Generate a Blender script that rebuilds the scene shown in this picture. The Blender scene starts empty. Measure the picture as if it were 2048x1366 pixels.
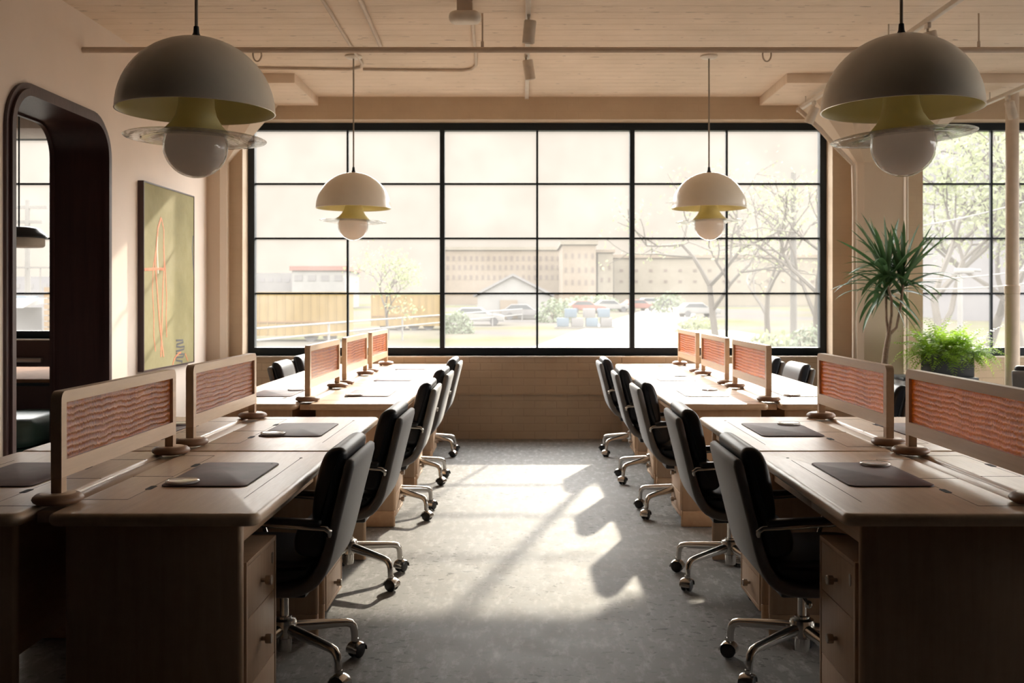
import bpy, bmesh, math, random
from mathutils import Vector, Matrix, Euler, noise

S = bpy.context.scene
COL = S.collection
rnd = random.Random(7)
PI = math.pi
FPX, HC, VX, VY = 2050.0, 1.37, 1047.0, 600.0      # lens in pixels, eye height, vanishing point of the photograph

# ------------------------------------------------------------------ camera
cam_data = bpy.data.cameras.new('camera')
cam_data.sensor_width = 36.0
cam_data.lens = FPX / 2048 * 36.0
cam_data.shift_x = -(VX - 1024) / 2048
cam_data.shift_y = -(683 - VY) / 2048
cam_data.clip_start, cam_data.clip_end = 0.05, 1000
cam = bpy.data.objects.new('camera', cam_data)
COL.objects.link(cam)
cam.location = (0, 0, HC)
cam.rotation_euler = (PI / 2, 0, 0)
cam_data.dof.use_dof = True
cam_data.dof.focus_distance = 4.2
cam_data.dof.aperture_fstop = 5.0
S.camera = cam

# ------------------------------------------------------------------ sky, sun, exposure
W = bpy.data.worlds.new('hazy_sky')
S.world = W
W.use_nodes = True
nt = W.node_tree
nt.nodes.clear()
wo = nt.nodes.new('ShaderNodeOutputWorld')
bg = nt.nodes.new('ShaderNodeBackground')
tc = nt.nodes.new('ShaderNodeTexCoord')
sx = nt.nodes.new('ShaderNodeSeparateXYZ')
rp = nt.nodes.new('ShaderNodeValToRGB')
nt.links.new(tc.outputs['Generated'], sx.inputs[0])
nt.links.new(sx.outputs['Z'], rp.inputs[0])
side = nt.nodes.new('ShaderNodeMapRange')          # bright sky added right of the view, unseen, to light the room
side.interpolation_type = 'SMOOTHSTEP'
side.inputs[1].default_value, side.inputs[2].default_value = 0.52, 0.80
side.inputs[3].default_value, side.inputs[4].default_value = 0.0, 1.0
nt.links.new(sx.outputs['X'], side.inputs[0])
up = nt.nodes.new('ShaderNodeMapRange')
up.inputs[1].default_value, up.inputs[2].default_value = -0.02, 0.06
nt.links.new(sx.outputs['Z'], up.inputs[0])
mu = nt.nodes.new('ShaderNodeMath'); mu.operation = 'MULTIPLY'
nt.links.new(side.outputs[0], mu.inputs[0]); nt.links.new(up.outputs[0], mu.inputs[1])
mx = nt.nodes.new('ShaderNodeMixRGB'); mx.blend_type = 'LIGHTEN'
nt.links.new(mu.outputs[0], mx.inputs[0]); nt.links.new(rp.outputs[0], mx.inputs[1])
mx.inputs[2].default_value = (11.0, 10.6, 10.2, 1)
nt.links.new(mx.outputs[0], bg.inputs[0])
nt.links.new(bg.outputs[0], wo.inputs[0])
cr = rp.color_ramp
cr.elements[0].position = 0.0
cr.elements[0].color = (0.66, 0.585, 0.505, 1)
cr.elements[1].position = 0.19
cr.elements[1].color = (0.69, 0.61, 0.53, 1)
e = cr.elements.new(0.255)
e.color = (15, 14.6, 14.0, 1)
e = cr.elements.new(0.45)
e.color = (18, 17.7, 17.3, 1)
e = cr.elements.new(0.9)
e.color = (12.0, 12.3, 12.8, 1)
bg.inputs[1].default_value = 1.0

SUN_A, SUN_T = 0.235, 0.52          # horizontal drift and fall of a sunbeam per metre of depth
sun_d = bpy.data.lights.new('sun', 'SUN')
sun_d.energy = 7.0
sun_d.color = (1.0, 0.90, 0.74)
sun_d.angle = math.radians(1.3)
sun = bpy.data.objects.new('sun', sun_d)
COL.objects.link(sun)
sun.rotation_euler = Vector((-SUN_A, -1.0, -SUN_T)).to_track_quat('-Z', 'Y').to_euler()
sun.location = (8, 30, 18)

S.view_settings.view_transform = 'Standard'
S.view_settings.look = 'None'
S.view_settings.gamma = 1.0
S.view_settings.use_curve_mapping = False
S.view_settings.exposure = 0.2
S.cycles.max_bounces = 10
S.cycles.diffuse_bounces = 6
S.cycles.glossy_bounces = 4
S.cycles.transmission_bounces = 8
S.cycles.transparent_max_bounces = 16
S.cycles.sample_clamp_indirect = 6.0
S.cycles.use_denoising = True

# ------------------------------------------------------------------ materials
class NT:
    """small helper around a node tree"""
    def __init__(s, name):
        s.m = bpy.data.materials.new(name)
        s.m.use_nodes = True
        s.t = s.m.node_tree
        s.t.nodes.clear()
        s.out = s.t.nodes.new('ShaderNodeOutputMaterial')
    def n(s, typ, **kw):
        nd = s.t.nodes.new('ShaderNode' + typ)
        for k, v in kw.items():
            if hasattr(nd, k):
                setattr(nd, k, v)
        return nd
    def l(s, a, b):
        s.t.links.new(a, b)
    def val(s, sock, v):
        if hasattr(v, 'default_value') or hasattr(v, 'is_linked'):
            s.l(v, sock)
        else:
            if isinstance(v, tuple) and len(v) == 3 and sock.type == 'RGBA':
                v = (*v, 1)
            sock.default_value = v
    def coords(s, scale=(1, 1, 1), world=False, rand=False):
        if world:
            src = s.n('NewGeometry').outputs['Position']
        else:
            src = s.n('TexCoord').outputs['Object']
        if rand:
            oi = s.n('ObjectInfo')
            mu = s.n('MATH' if False else 'Math', operation='MULTIPLY')
            s.l(oi.outputs['Random'], mu.inputs[0]); mu.inputs[1].default_value = 37.0
            ad = s.n('VectorMath', operation='ADD')
            s.l(src, ad.inputs[0]); s.l(mu.outputs[0], ad.inputs[1])
            src = ad.outputs[0]
        mp = s.n('Mapping')
        s.l(src, mp.inputs[0])
        mp.inputs['Scale'].default_value = scale
        return mp.outputs[0]
    def noise(s, vec, scale=5, detail=4, rough=0.55, dist=0.0):
        nd = s.n('TexNoise')
        s.l(vec, nd.inputs['Vector'])
        nd.inputs['Scale'].default_value = scale
        nd.inputs['Detail'].default_value = detail
        nd.inputs['Roughness'].default_value = rough
        nd.inputs['Distortion'].default_value = dist
        return nd.outputs['Fac']
    def ramp(s, fac, stops):
        nd = s.n('ValToRGB')
        s.l(fac, nd.inputs[0])
        c = nd.color_ramp
        while len(c.elements) < len(stops):
            c.elements.new(0.5)
        for el, (p, v) in zip(c.elements, stops):
            el.position = p
            if not isinstance(v, tuple):
                v = (v, v, v)
            el.color = (*v[:3], 1)
        return nd.outputs[0]
    def mix(s, fac, a, b, blend='MIX'):
        nd = s.n('MixRGB', blend_type=blend)
        s.val(nd.inputs[0], fac); s.val(nd.inputs[1], a); s.val(nd.inputs[2], b)
        return nd.outputs[0]
    def math(s, op, a, b=0.0):
        nd = s.n('Math', operation=op)
        s.val(nd.inputs[0], a); s.val(nd.inputs[1], b)
        return nd.outputs[0]
    def bump(s, h, strength=0.3, dist=0.01):
        nd = s.n('Bump')
        nd.inputs['Strength'].default_value = strength
        nd.inputs['Distance'].default_value = dist
        s.l(h, nd.inputs['Height'])
        return nd.outputs[0]
    def bsdf(s, color, rough=0.5, metal=0.0, normal=None, spec=None, coat=0.0, sheen=0.0, connect=True):
        p = s.n('BsdfPrincipled')
        s.val(p.inputs['Base Color'], color)
        s.val(p.inputs['Roughness'], rough)
        s.val(p.inputs['Metallic'], metal)
        if spec is not None:
            p.inputs['Specular IOR Level'].default_value = spec
        if coat:
            p.inputs['Coat Weight'].default_value = coat
            p.inputs['Coat Roughness'].default_value = 0.12
        if sheen:
            p.inputs['Sheen Weight'].default_value = sheen
        if normal is not None:
            s.l(normal, p.inputs['Normal'])
        if connect:
            s.l(p.outputs[0], s.out.inputs[0])
        return p

MAT = {}
def plain(name, color, rough=0.5, metal=0.0, var=0.06, nscale=12, bump=0.0, **kw):
    t = NT(name)
    v = t.coords(rand=True)
    f = t.noise(v, nscale, 4)
    lo = tuple(max(0, c * (1 - var)) for c in color); hi = tuple(min(1, c * (1 + var)) for c in color)
    c = t.ramp(f, [(0.3, lo), (0.7, hi)])
    nrm = t.bump(t.noise(v, nscale * 6, 3), bump, 0.004) if bump else None
    t.bsdf(c, rough, metal, nrm, **kw)
    MAT[name] = t.m
    return t.m

def wood(name, c1, c2, rough=0.45, axis=1, fine=1.0):
    t = NT(name)
    sc = [14.0, 14.0, 14.0]; sc[axis] = 0.9
    v = t.coords(tuple(q * fine for q in sc), rand=True)
    f = t.noise(v, 2.2, 6, 0.6, 0.6)
    g = t.noise(v, 14.0, 3, 0.6)
    v2 = t.coords((1, 1, 1), rand=True)
    big = t.noise(v2, 2.5, 3)
    c = t.ramp(f, [(0.30, c1), (0.70, c2)])
    c = t.mix(t.math('MULTIPLY', g, 0.22), c, tuple(q * 0.72 for q in c1))
    c = t.mix(t.ramp(big, [(0.35, 0.0), (0.75, 0.25)]), c, tuple(min(1, q * 1.12) for q in c2))
    r = t.ramp(g, [(0.2, rough - 0.07), (0.8, rough + 0.09)])
    t.bsdf(c, r, 0, t.bump(g, 0.05, 0.002), spec=0.5)
    MAT[name] = t.m
    return t.m

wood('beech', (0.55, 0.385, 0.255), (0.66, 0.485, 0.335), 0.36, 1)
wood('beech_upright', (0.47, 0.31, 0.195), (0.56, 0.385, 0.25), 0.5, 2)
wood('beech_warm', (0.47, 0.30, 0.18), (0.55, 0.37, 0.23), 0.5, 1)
wood('foot_wood', (0.22, 0.115, 0.065), (0.29, 0.165, 0.10), 0.45, 0)
wood('dark_wood', (0.035, 0.016, 0.016), (0.06, 0.028, 0.026), 0.4, 2)
plain('table_wood', (0.17, 0.095, 0.058), 0.8, var=0.2, spec=0.05)
plain('groove_shade', (0.06, 0.035, 0.022), 0.8)  # shade inside the desk grooves and flap joints, put into a dark colour
plain('shadow_gap', (0.012, 0.010, 0.010), 0.8)  # shade inside the desk holes, put into a near-black colour
plain('black_steel', (0.006, 0.013, 0.021), 0.42, 0.0, spec=0.4)
plain('knob_steel', (0.42, 0.36, 0.31), 0.38, 1.0)
plain('chrome', (0.62, 0.60, 0.57), 0.20, 1.0, var=0.03)
plain('black_plastic', (0.012, 0.012, 0.014), 0.32)
plain('black_leather', (0.008, 0.011, 0.018), 0.40, bump=0.12, nscale=30, spec=0.45)
plain('shell_fabric', (0.14, 0.138, 0.138), 0.62, bump=0.10, nscale=40, sheen=0.25)
plain('mat_leather', (0.135, 0.085, 0.088), 0.55, var=0.22, nscale=9, bump=0.05, spec=0.25)
plain('mat_edge', (0.03, 0.02, 0.022), 0.6)
plain('coaster_white', (0.85, 0.83, 0.81), 0.18, coat=0.5)
plain('white_paint', (0.70, 0.64, 0.56), 0.5)
plain('pipe_paint', (0.56, 0.46, 0.37), 0.55)
plain('track_white', (0.60, 0.54, 0.47), 0.45)
plain('lamp_cord', (0.30, 0.26, 0.21), 0.6)
plain('lamp_shade', (0.80, 0.74, 0.63), 0.33, var=0.02, coat=0.25)
plain('lamp_inner', (0.74, 0.67, 0.36), 0.35, var=0.02)
plain('blind_white', (0.62, 0.57, 0.52), 0.7)
plain('green_leather', (0.035, 0.075, 0.068), 0.42, bump=0.06, nscale=20)
plain('pendant_black', (0.012, 0.020, 0.026), 0.3)
plain('pendant_cream', (0.55, 0.50, 0.42), 0.5)
plain('planter_black', (0.022, 0.024, 0.028), 0.5)
plain('credenza_grey', (0.22, 0.21, 0.20), 0.6)
plain('soil', (0.03, 0.02, 0.013), 0.95, bump=0.6)
plain('bark', (0.21, 0.145, 0.10), 0.85, var=0.3, nscale=40, bump=0.5)

def leafmat(name, c, trans=0.35, rough=0.42):
    t = NT(name)
    v = t.coords(rand=True)
    col = t.ramp(t.noise(v, 9, 3), [(0.3, tuple(q * 0.6 for q in c)), (0.72, tuple(min(1, q * 1.35) for q in c))])
    p = t.bsdf(col, rough, connect=False)
    tr = t.n('BsdfTranslucent')
    t.l(t.mix(0.5, col, tuple(min(1, q * 1.6) for q in c)), tr.inputs[0])
    mx = t.n('MixShader'); mx.inputs[0].default_value = trans
    t.l(p.outputs[0], mx.inputs[1]); t.l(tr.outputs[0], mx.inputs[2]); t.l(mx.outputs[0], t.out.inputs[0])
    MAT[name] = t.m
leafmat('dracaena_leaf', (0.045, 0.10, 0.035), 0.25)
leafmat('fern_leaf', (0.22, 0.36, 0.03), 0.5)
leafmat('tree_leaf', (0.10, 0.115, 0.05), 0.4, 0.7)
leafmat('bush_leaf', (0.055, 0.07, 0.038), 0.3, 0.7)

# polished concrete floor with pits and pale scuffs
t = NT('concrete')
v = t.coords(world=True)
big = t.noise(v, 0.9, 5, 0.6)
mid = t.noise(v, 6, 6, 0.65)
vs = t.coords((1.0, 1.25, 1.0), world=True)
pit = t.noise(vs, 23, 2, 0.5)
pitm = t.ramp(pit, [(0.615, 0.0), (0.65, 1.0)])
clus = t.ramp(t.noise(v, 1.3, 3), [(0.42, 0.15), (0.62, 1.0)])
pitm = t.math('MULTIPLY', pitm, clus)
col = t.ramp(mid, [(0.25, (0.145, 0.140, 0.135)), (0.55, (0.19, 0.184, 0.177)), (0.8, (0.26, 0.25, 0.238))])
col = t.mix(t.ramp(big, [(0.35, 0.0), (0.7, 0.5)]), col, (0.235, 0.227, 0.214))
scr = t.ramp(t.noise(t.coords((1, 0.35, 1), world=True), 22, 6, 0.75), [(0.50, 0.0), (0.68, 0.7)])
col = t.mix(scr, col, (0.40, 0.385, 0.375))
col = t.mix(pitm, col, (0.06, 0.056, 0.052))
ro = t.ramp(mid, [(0.2, 0.55), (0.8, 0.74)])
t.bsdf(col, ro, 0, t.bump(t.math('SUBTRACT', mid, t.math('MULTIPLY', pitm, 1.5)), 0.10, 0.006), spec=0.18)
MAT['concrete'] = t.m

# board-formed, painted concrete ceiling: board joints run across the room
t = NT('ceiling_boards')
v = t.coords(world=True)
sep = t.n('SeparateXYZ'); t.l(v, sep.inputs[0])
wob = t.math('MULTIPLY', t.math('SUBTRACT', t.noise(t.coords((0.5, 3, 1), world=True), 3, 3), 0.5), 0.03)
yy = t.math('ADD', sep.outputs[1], wob)
fr = t.math('FRACT', t.math('MULTIPLY', yy, 1 / 0.155))
line = t.ramp(fr, [(0.0, 1.0), (0.06, 0.0), (1.0, 0.0)])
brk = t.ramp(t.noise(t.coords((0.42, 6.5, 1), world=True), 2.4, 4, 0.7), [(0.46, 0.0), (0.68, 1.0)])
lm = t.math('MULTIPLY', line, brk)
chip = t.ramp(t.noise(t.coords((2.4, 9, 1), world=True), 3.2, 2, 0.5), [(0.70, 0.0), (0.72, 1.0)])
col = t.ramp(t.noise(v, 2.2, 5), [(0.3, (0.69, 0.57, 0.45)), (0.7, (0.78, 0.65, 0.53))])
col = t.mix(t.math('MULTIPLY', lm, 0.6), col, (0.20, 0.13, 0.09))
col = t.mix(t.math('MULTIPLY', chip, 0.65), col, (0.17, 0.11, 0.08))
h = t.math('SUBTRACT', t.noise(t.coords((1, 8, 1), world=True), 5, 4), t.math('MULTIPLY', line, 0.8))
t.bsdf(col, 0.75, 0, t.bump(h, 0.5, 0.010))
MAT['ceiling_boards'] = t.m

def plaster(name, c, bs=0.12):
    t = NT(name)
    v = t.coords(world=True)
    col = t.ramp(t.noise(v, 1.6, 5), [(0.3, tuple(q * 0.95 for q in c)), (0.7, tuple(min(1, q * 1.04) for q in c))])
    t.bsdf(col, 0.72, 0, t.bump(t.noise(v, 26, 5, 0.6), bs, 0.004))
    MAT[name] = t.m
plaster('plaster_left', (0.74, 0.635, 0.55))
plaster('plaster_column', (0.62, 0.51, 0.40), 0.2)
plaster('wall_dark', (0.035, 0.030, 0.030))
plaster('wall_brown', (0.05, 0.026, 0.024))

# back wall: painted brick below the sill, smoother paint above
t = NT('painted_brick')
v = t.coords(world=True)
sep = t.n('SeparateXYZ'); t.l(v, sep.inputs[0])
cmb = t.n('CombineXYZ'); t.l(sep.outputs[0], cmb.inputs[0]); t.l(sep.outputs[2], cmb.inputs[1])
br = t.n('TexBrick')
t.l(cmb.outputs[0], br.inputs['Vector'])
br.inputs['Scale'].default_value = 1.0
br.inputs['Brick Width'].default_value = 0.215
br.inputs['Row Height'].default_value = 0.075
br.inputs['Mortar Size'].default_value = 0.006
br.inputs['Mortar Smooth'].default_value = 0.5
br.inputs['Color1'].default_value = (1, 1, 1, 1); br.inputs['Color2'].default_value = (0.86, 0.86, 0.86, 1); br.inputs['Mortar'].default_value = (0, 0, 0, 1)
low = t.ramp(sep.outputs[2], [(0.79, 1.0), (0.83, 0.15)])
col = t.ramp(t.noise(v, 3, 5), [(0.3, (0.47, 0.36, 0.255)), (0.7, (0.54, 0.42, 0.30))])
mort = t.math('MULTIPLY', br.outputs['Fac'], t.math('MULTIPLY', low, 0.26))
col = t.mix(mort, col, (0.30, 0.215, 0.15))
hh = t.math('ADD', t.math('MULTIPLY', t.math('SUBTRACT', 1.0, br.outputs['Fac']), low), t.math('MULTIPLY', t.noise(v, 18, 5), 0.5))
t.bsdf(col, 0.7, 0, t.bump(hh, 0.45, 0.006))
MAT['painted_brick'] = t.m

# window pane: clear with a film of dust that catches the sun
t = NT('window_glass')
tr = t.n('BsdfTransparent'); tr.inputs[0].default_value = (0.97, 0.97, 0.96, 1)
gl = t.n('BsdfGlossy'); gl.inputs['Roughness'].default_value = 0.02
du = t.n('BsdfTranslucent'); du.inputs[0].default_value = (0.95, 0.92, 0.88, 1)
lw = t.n('LayerWeight'); lw.inputs[0].default_value = 0.12
m1 = t.n('MixShader'); t.l(t.math('MULTIPLY', lw.outputs['Fresnel'], 0.6), m1.inputs[0]); t.l(tr.outputs[0], m1.inputs[1]); t.l(gl.outputs[0], m1.inputs[2])
m2 = t.n('MixShader')
v = t.coords(world=True)
t.l(t.ramp(t.noise(v, 2.0, 4), [(0.3, 0.018), (0.7, 0.032)]), m2.inputs[0])
t.l(m1.outputs[0], m2.inputs[1]); t.l(du.outputs[0], m2.inputs[2]); t.l(m2.outputs[0], t.out.inputs[0])
MAT['window_glass'] = t.m

# clear lamp glass (thin) and the frosted globe
t = NT('lamp_glass')
tr = t.n('BsdfTransparent'); tr.inputs[0].default_value = (0.98, 0.975, 0.96, 1)
gl = t.n('BsdfGlossy'); gl.inputs['Roughness'].default_value = 0.04
lw = t.n('LayerWeight'); lw.inputs[0].default_value = 0.22
v = t.coords()
nb = t.bump(t.noise(v, 14, 2), 0.25, 0.02); t.l(nb, gl.inputs['Normal'])
m1 = t.n('MixShader'); t.l(t.ramp(lw.outputs['Fresnel'], [(0.0, 0.03), (0.25, 0.10), (0.8, 0.75)]), m1.inputs[0]); t.l(tr.outputs[0], m1.inputs[1]); t.l(gl.outputs[0], m1.inputs[2])
t.l(m1.outputs[0], t.out.inputs[0]); MAT['lamp_glass'] = t.m
t = NT('frosted_globe')
p = t.bsdf((0.90, 0.86, 0.84), 0.55, connect=False)
tl = t.n('BsdfTranslucent'); tl.inputs[0].default_value = (0.97, 0.91, 0.87, 1)
m1 = t.n('MixShader'); m1.inputs[0].default_value = 0.6
t.l(p.outputs[0], m1.inputs[1]); t.l(tl.outputs[0], m1.inputs[2]); t.l(m1.outputs[0], t.out.inputs[0])
MAT['frosted_globe'] = t.m
t = NT('coaster_glass')
p = t.bsdf((0.80, 0.78, 0.76), 0.08, connect=False, coat=0.5)
tr = t.n('BsdfTransparent'); tr.inputs[0].default_value = (0.9, 0.88, 0.86, 1)
m1 = t.n('MixShader'); m1.inputs[0].default_value = 0.35
t.l(p.outputs[0], m1.inputs[1]); t.l(tr.outputs[0], m1.inputs[2]); t.l(m1.outputs[0], t.out.inputs[0])
MAT['coaster_glass'] = t.m

# amber glass with wavy horizontal ribs (runs along local y)
t = NT('amber_glass')
v = t.coords((1, 1, 1), rand=True)
sep = t.n('SeparateXYZ'); t.l(v, sep.inputs[0])
wav = t.math('MULTIPLY', t.math('SUBTRACT', t.noise(t.coords((1, 3.2, 2.0), rand=True), 1.6, 3), 0.5), 0.030)
rag = t.math('MULTIPLY', t.math('SUBTRACT', t.noise(t.coords((1, 95, 20), rand=True), 1.0, 4, 0.7), 0.5), 0.020)
zz = t.math('ADD', t.math('ADD', sep.outputs[2], wav), rag)
sn0 = t.math('SINE', t.math('MULTIPLY', zz, 2 * PI / 0.0205))
sn = t.math('POWER', t.math('ADD', t.math('MULTIPLY', sn0, 0.5), 0.5), 2.6)
fine = t.noise(t.coords((1, 170, 60), rand=True), 1.0, 4, 0.65)
vert = t.noise(t.coords((1, 120, 9), rand=True), 1.0, 4, 0.7)
patch = t.noise(t.coords((1, 7, 5), rand=True), 1.0, 2)
hgt = t.math('ADD', t.math('MULTIPLY', sn, 0.55), t.math('ADD', t.math('MULTIPLY', fine, 0.55), t.math('MULTIPLY', vert, 0.75)))
n1 = t.bump(hgt, 1.0, 0.006)
n2 = t.bump(t.math('ADD', sn0, t.math('MULTIPLY', vert, 0.9)), 1.0, 0.0013)
cfac = t.math('ADD', t.math('MULTIPLY', sn, 0.22), t.math('ADD', t.math('MULTIPLY', vert, 0.42), t.math('ADD', t.math('MULTIPLY', fine, 0.22), t.math('MULTIPLY', patch, 0.26))))
ccol = t.ramp(cfac, [(0.28, (0.06, 0.012, 0.006)), (0.40, (0.30, 0.062, 0.010)), (0.53, (0.68, 0.20, 0.02)), (0.80, (0.90, 0.42, 0.08))])
p = t.bsdf(ccol, 0.15, 0, n1, connect=False, spec=0.5)
p.inputs['Coat Weight'].default_value = 1.0; p.inputs['Coat Roughness'].default_value = 0.05; p.inputs['Coat IOR'].default_value = 1.75; t.l(n2, p.inputs['Coat Normal'])
tl = t.n('BsdfTranslucent'); t.l(t.mix(1.0, ccol, (1.0, 0.62, 0.30), 'SCREEN') if False else t.mix(0.5, ccol, (1.0, 0.52, 0.07)), tl.inputs[0]); t.l(n1, tl.inputs['Normal'])
tr = t.n('BsdfTransparent'); t.l(t.mix(0.5, ccol, (1.0, 0.58, 0.2)), tr.inputs[0])
m0 = t.n('MixShader'); m0.inputs[0].default_value = 0.20
t.l(tl.outputs[0], m0.inputs[1]); t.l(tr.outputs[0], m0.inputs[2])
m1 = t.n('MixShader'); m1.inputs[0].default_value = 0.50
t.l(p.outputs[0], m1.inputs[1]); t.l(m0.outputs[0], m1.inputs[2]); t.l(m1.outputs[0], t.out.inputs[0])
MAT['amber_glass'] = t.m

# olive canvas
t = NT('canvas_olive')
v = t.coords()
f = t.noise(v, 2.4, 6, 0.65)
col = t.ramp(f, [(0.28, (0.205, 0.180, 0.068)), (0.5, (0.265, 0.232, 0.096)), (0.75, (0.33, 0.29, 0.14))])
col = t.mix(t.ramp(t.noise(v, 1.1, 4), [(0.55, 0.0), (0.7, 0.35)]), col, (0.36, 0.33, 0.22))
t.bsdf(col, 0.8, 0, t.bump(t.noise(v, 160, 3), 0.2, 0.002))
MAT['canvas_olive'] = t.m
plain('stroke_orange', (0.56, 0.20, 0.085), 0.7, var=0.2, nscale=30)
plain('stroke_grey', (0.09, 0.085, 0.085), 0.7)
plain('stroke_white', (0.70, 0.66, 0.55), 0.7)

# outdoor surfaces (haze put into pale tints, darkened to suit the bright sky)
for nm, c in (('ext_beige', (0.74, 0.60, 0.46)), ('ext_cream', (0.78, 0.69, 0.55)), ('ext_window', (0.50, 0.40, 0.34)), ('ext_orange', (0.86, 0.60, 0.25)),
              ('ext_orange_dark', (0.70, 0.42, 0.20)), ('ext_white', (0.82, 0.80, 0.77)), ('ext_grey', (0.62, 0.60, 0.60)), ('ext_red', (0.76, 0.36, 0.30)),
              ('ext_dark', (0.34, 0.34, 0.36)), ('ext_blue', (0.42, 0.55, 0.68)), ('ext_lilac', (0.60, 0.58, 0.61)), ('ext_pole', (0.55, 0.52, 0.48)), ('ext_trunk', (0.44, 0.39, 0.34)),
              ('ext_road', (0.52, 0.49, 0.46)), ('ext_lattice', (0.70, 0.45, 0.22)), ('ext_glass', (0.30, 0.33, 0.36))):
    plain(nm, tuple(q * 0.118 for q in c), 0.8, var=0.05, nscale=1.5, spec=0.1)
t = NT('ext_ground')
v = t.coords(world=True)
col = t.ramp(t.noise(v, 0.06, 5), [(0.40, (0.045, 0.042, 0.040)), (0.52, (0.050, 0.045, 0.034)), (0.62, (0.040, 0.043, 0.021))])
t.bsdf(col, 0.9, spec=0.0)
MAT['ext_ground'] = t.m
plain('ext_grass', (0.05, 0.053, 0.021), 0.9, var=0.25, nscale=3)

# ------------------------------------------------------------------ mesh helpers
class MB:
    def __init__(s):
        s.v, s.f = [], []
    def add(s, vs, fs, M=None):
        o = len(s.v)
        if M is not None:
            vs = [M @ Vector(p) for p in vs]
        s.v += [tuple(p) for p in vs]
        s.f += [tuple(i + o for i in f) for f in fs]
        return s
    def bm(s, b, M=None):
        b.verts.index_update()
        s.add([p.co[:] for p in b.verts], [[q.index for q in f.verts] for f in b.faces], M)
        b.free()
        return s
    def box(s, x0, y0, z0, x1, y1, z1, bev=0.0, seg=2, M=None):
        x0, x1 = min(x0, x1), max(x0, x1); y0, y1 = min(y0, y1), max(y0, y1); z0, z1 = min(z0, z1), max(z0, z1)
        b = bmesh.new()
        bmesh.ops.create_cube(b, size=1)
        for p in b.verts:
            p.co = Vector(((x0 + x1) / 2 + p.co.x * (x1 - x0), (y0 + y1) / 2 + p.co.y * (y1 - y0), (z0 + z1) / 2 + p.co.z * (z1 - z0)))
        if bev:
            bmesh.ops.bevel(b, geom=b.edges[:], offset=min(bev, 0.49 * min(x1 - x0, y1 - y0, z1 - z0)), segments=seg, profile=0.5, affect='EDGES')
        return s.bm(b, M)
    def loft(s, rings, cap0=True, cap1=True, closed=True, M=None):
        n = len(rings[0])
        vs = [p for r in rings for p in r]
        fs = []
        for k in range(len(rings) - 1):
            for i in range(n if closed else n - 1):
                j = (i + 1) % n
                fs.append((k * n + i, k * n + j, (k + 1) * n + j, (k + 1) * n + i))
        if cap0:
            fs.append(tuple(range(n - 1, -1, -1)))
        if cap1:
            fs.append(tuple((len(rings) - 1) * n + i for i in range(n)))
        return s.add(vs, fs, M)
    def tube(s, path, r, n=10, cap=True, M=None, flat=1.0):
        path = [Vector(p) for p in path]
        rs = r if isinstance(r, (list, tuple)) else [r] * len(path)
        rings = []
        up = None
        for i, p in enumerate(path):
            a = path[max(i - 1, 0)]; b = path[min(i + 1, len(path) - 1)]
            d = (b - a).normalized()
            if up is None:
                up = Vector((0, 0, 1)) if abs(d.z) < 0.9 else Vector((1, 0, 0))
            sd = d.cross(up).normalized()
            up = sd.cross(d).normalized()
            rings.append([p + sd * math.cos(2 * PI * k / n) * rs[i] + up * math.sin(2 * PI * k / n) * rs[i] * flat for k in range(n)])
        return s.loft(rings, cap, cap, M=M)
    def lathe(s, prof, n=32, M=None, cap=False):
        rings = [[(r * math.cos(2 * PI * k / n), r * math.sin(2 * PI * k / n), z) for k in range(n)] for r, z in prof]
        return s.loft(rings, cap, cap, M=M)
    def cyl(s, p0, p1, r, n=16, M=None):
        return s.tube([p0, p1], r, n, M=M)
    def sphere(s, c, r, n=20, m=12, M=None, sc=(1, 1, 1)):
        prof = [(max(1e-4, r * math.sin(PI * k / m)), -r * math.cos(PI * k / m)) for k in range(m + 1)]
        T = Matrix.Translation(c) @ Matrix.Diagonal((*sc, 1))
        return s.lathe(prof, n, M=(M @ T) if M is not None else T)
    def extr(s, poly, c0, c1, bev=0.0, axis='y', seg=3, M=None):
        """closed 2-D outline (counter-clockwise) drawn in the plane across AXIS and pulled along it, with rounded ends"""
        def off(d):
            n = len(poly); out = []
            for i in range(n):
                p0, p1, p2 = Vector(poly[i - 1]), Vector(poly[i]), Vector(poly[(i + 1) % n])
                e1, e2 = (p1 - p0).normalized(), (p2 - p1).normalized()
                n1, n2 = Vector((-e1.y, e1.x)), Vector((-e2.y, e2.x))
                nn = n1 + n2
                nn = nn / max(0.35, nn.length_squared / 2) if nn.length > 1e-6 else n1
                out.append(p1 + nn * d)
            return out
        def put(p, c):
            return {'y': (p[0], c, p[1]), 'x': (c, p[0], p[1]), 'z': (p[0], p[1], c)}[axis]
        rings = []
        if bev:
            for k in range(seg + 1):
                a = PI / 2 * k / seg
                rings.append([put(p, c0 + bev * (1 - math.sin(a))) for p in off(bev * (1 - math.cos(PI / 2 - a)))] if False else
                             [put(p, c0 + bev * (1 - math.sin(a))) for p in off(bev * (1 - math.sqrt(max(0, 1 - (1 - math.sin(a)) ** 2))))])
            rings.reverse(); rings.reverse()
            tail = []
            for k in range(seg, -1, -1):
                a = PI / 2 * k / seg
                tail.append([put(p, c1 - bev * (1 - math.sin(a))) for p in off(bev * (1 - math.sqrt(max(0, 1 - (1 - math.sin(a)) ** 2))))])
            head = []
            for k in range(0, seg + 1):
                a = PI / 2 * k / seg
                head.append([put(p, c0 + bev * (1 - math.cos(a))) for p in off(bev * (1 - math.sin(a)))])
            tail = []
            for k in range(seg, -1, -1):
                a = PI / 2 * k / seg
                tail.append([put(p, c1 - bev * (1 - math.cos(a))) for p in off(bev * (1 - math.sin(a)))])
            rings = head + tail
        else:
            rings = [[put(p, c0) for p in poly], [put(p, c1) for p in poly]]
        return s.loft(rings, M=M)
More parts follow.
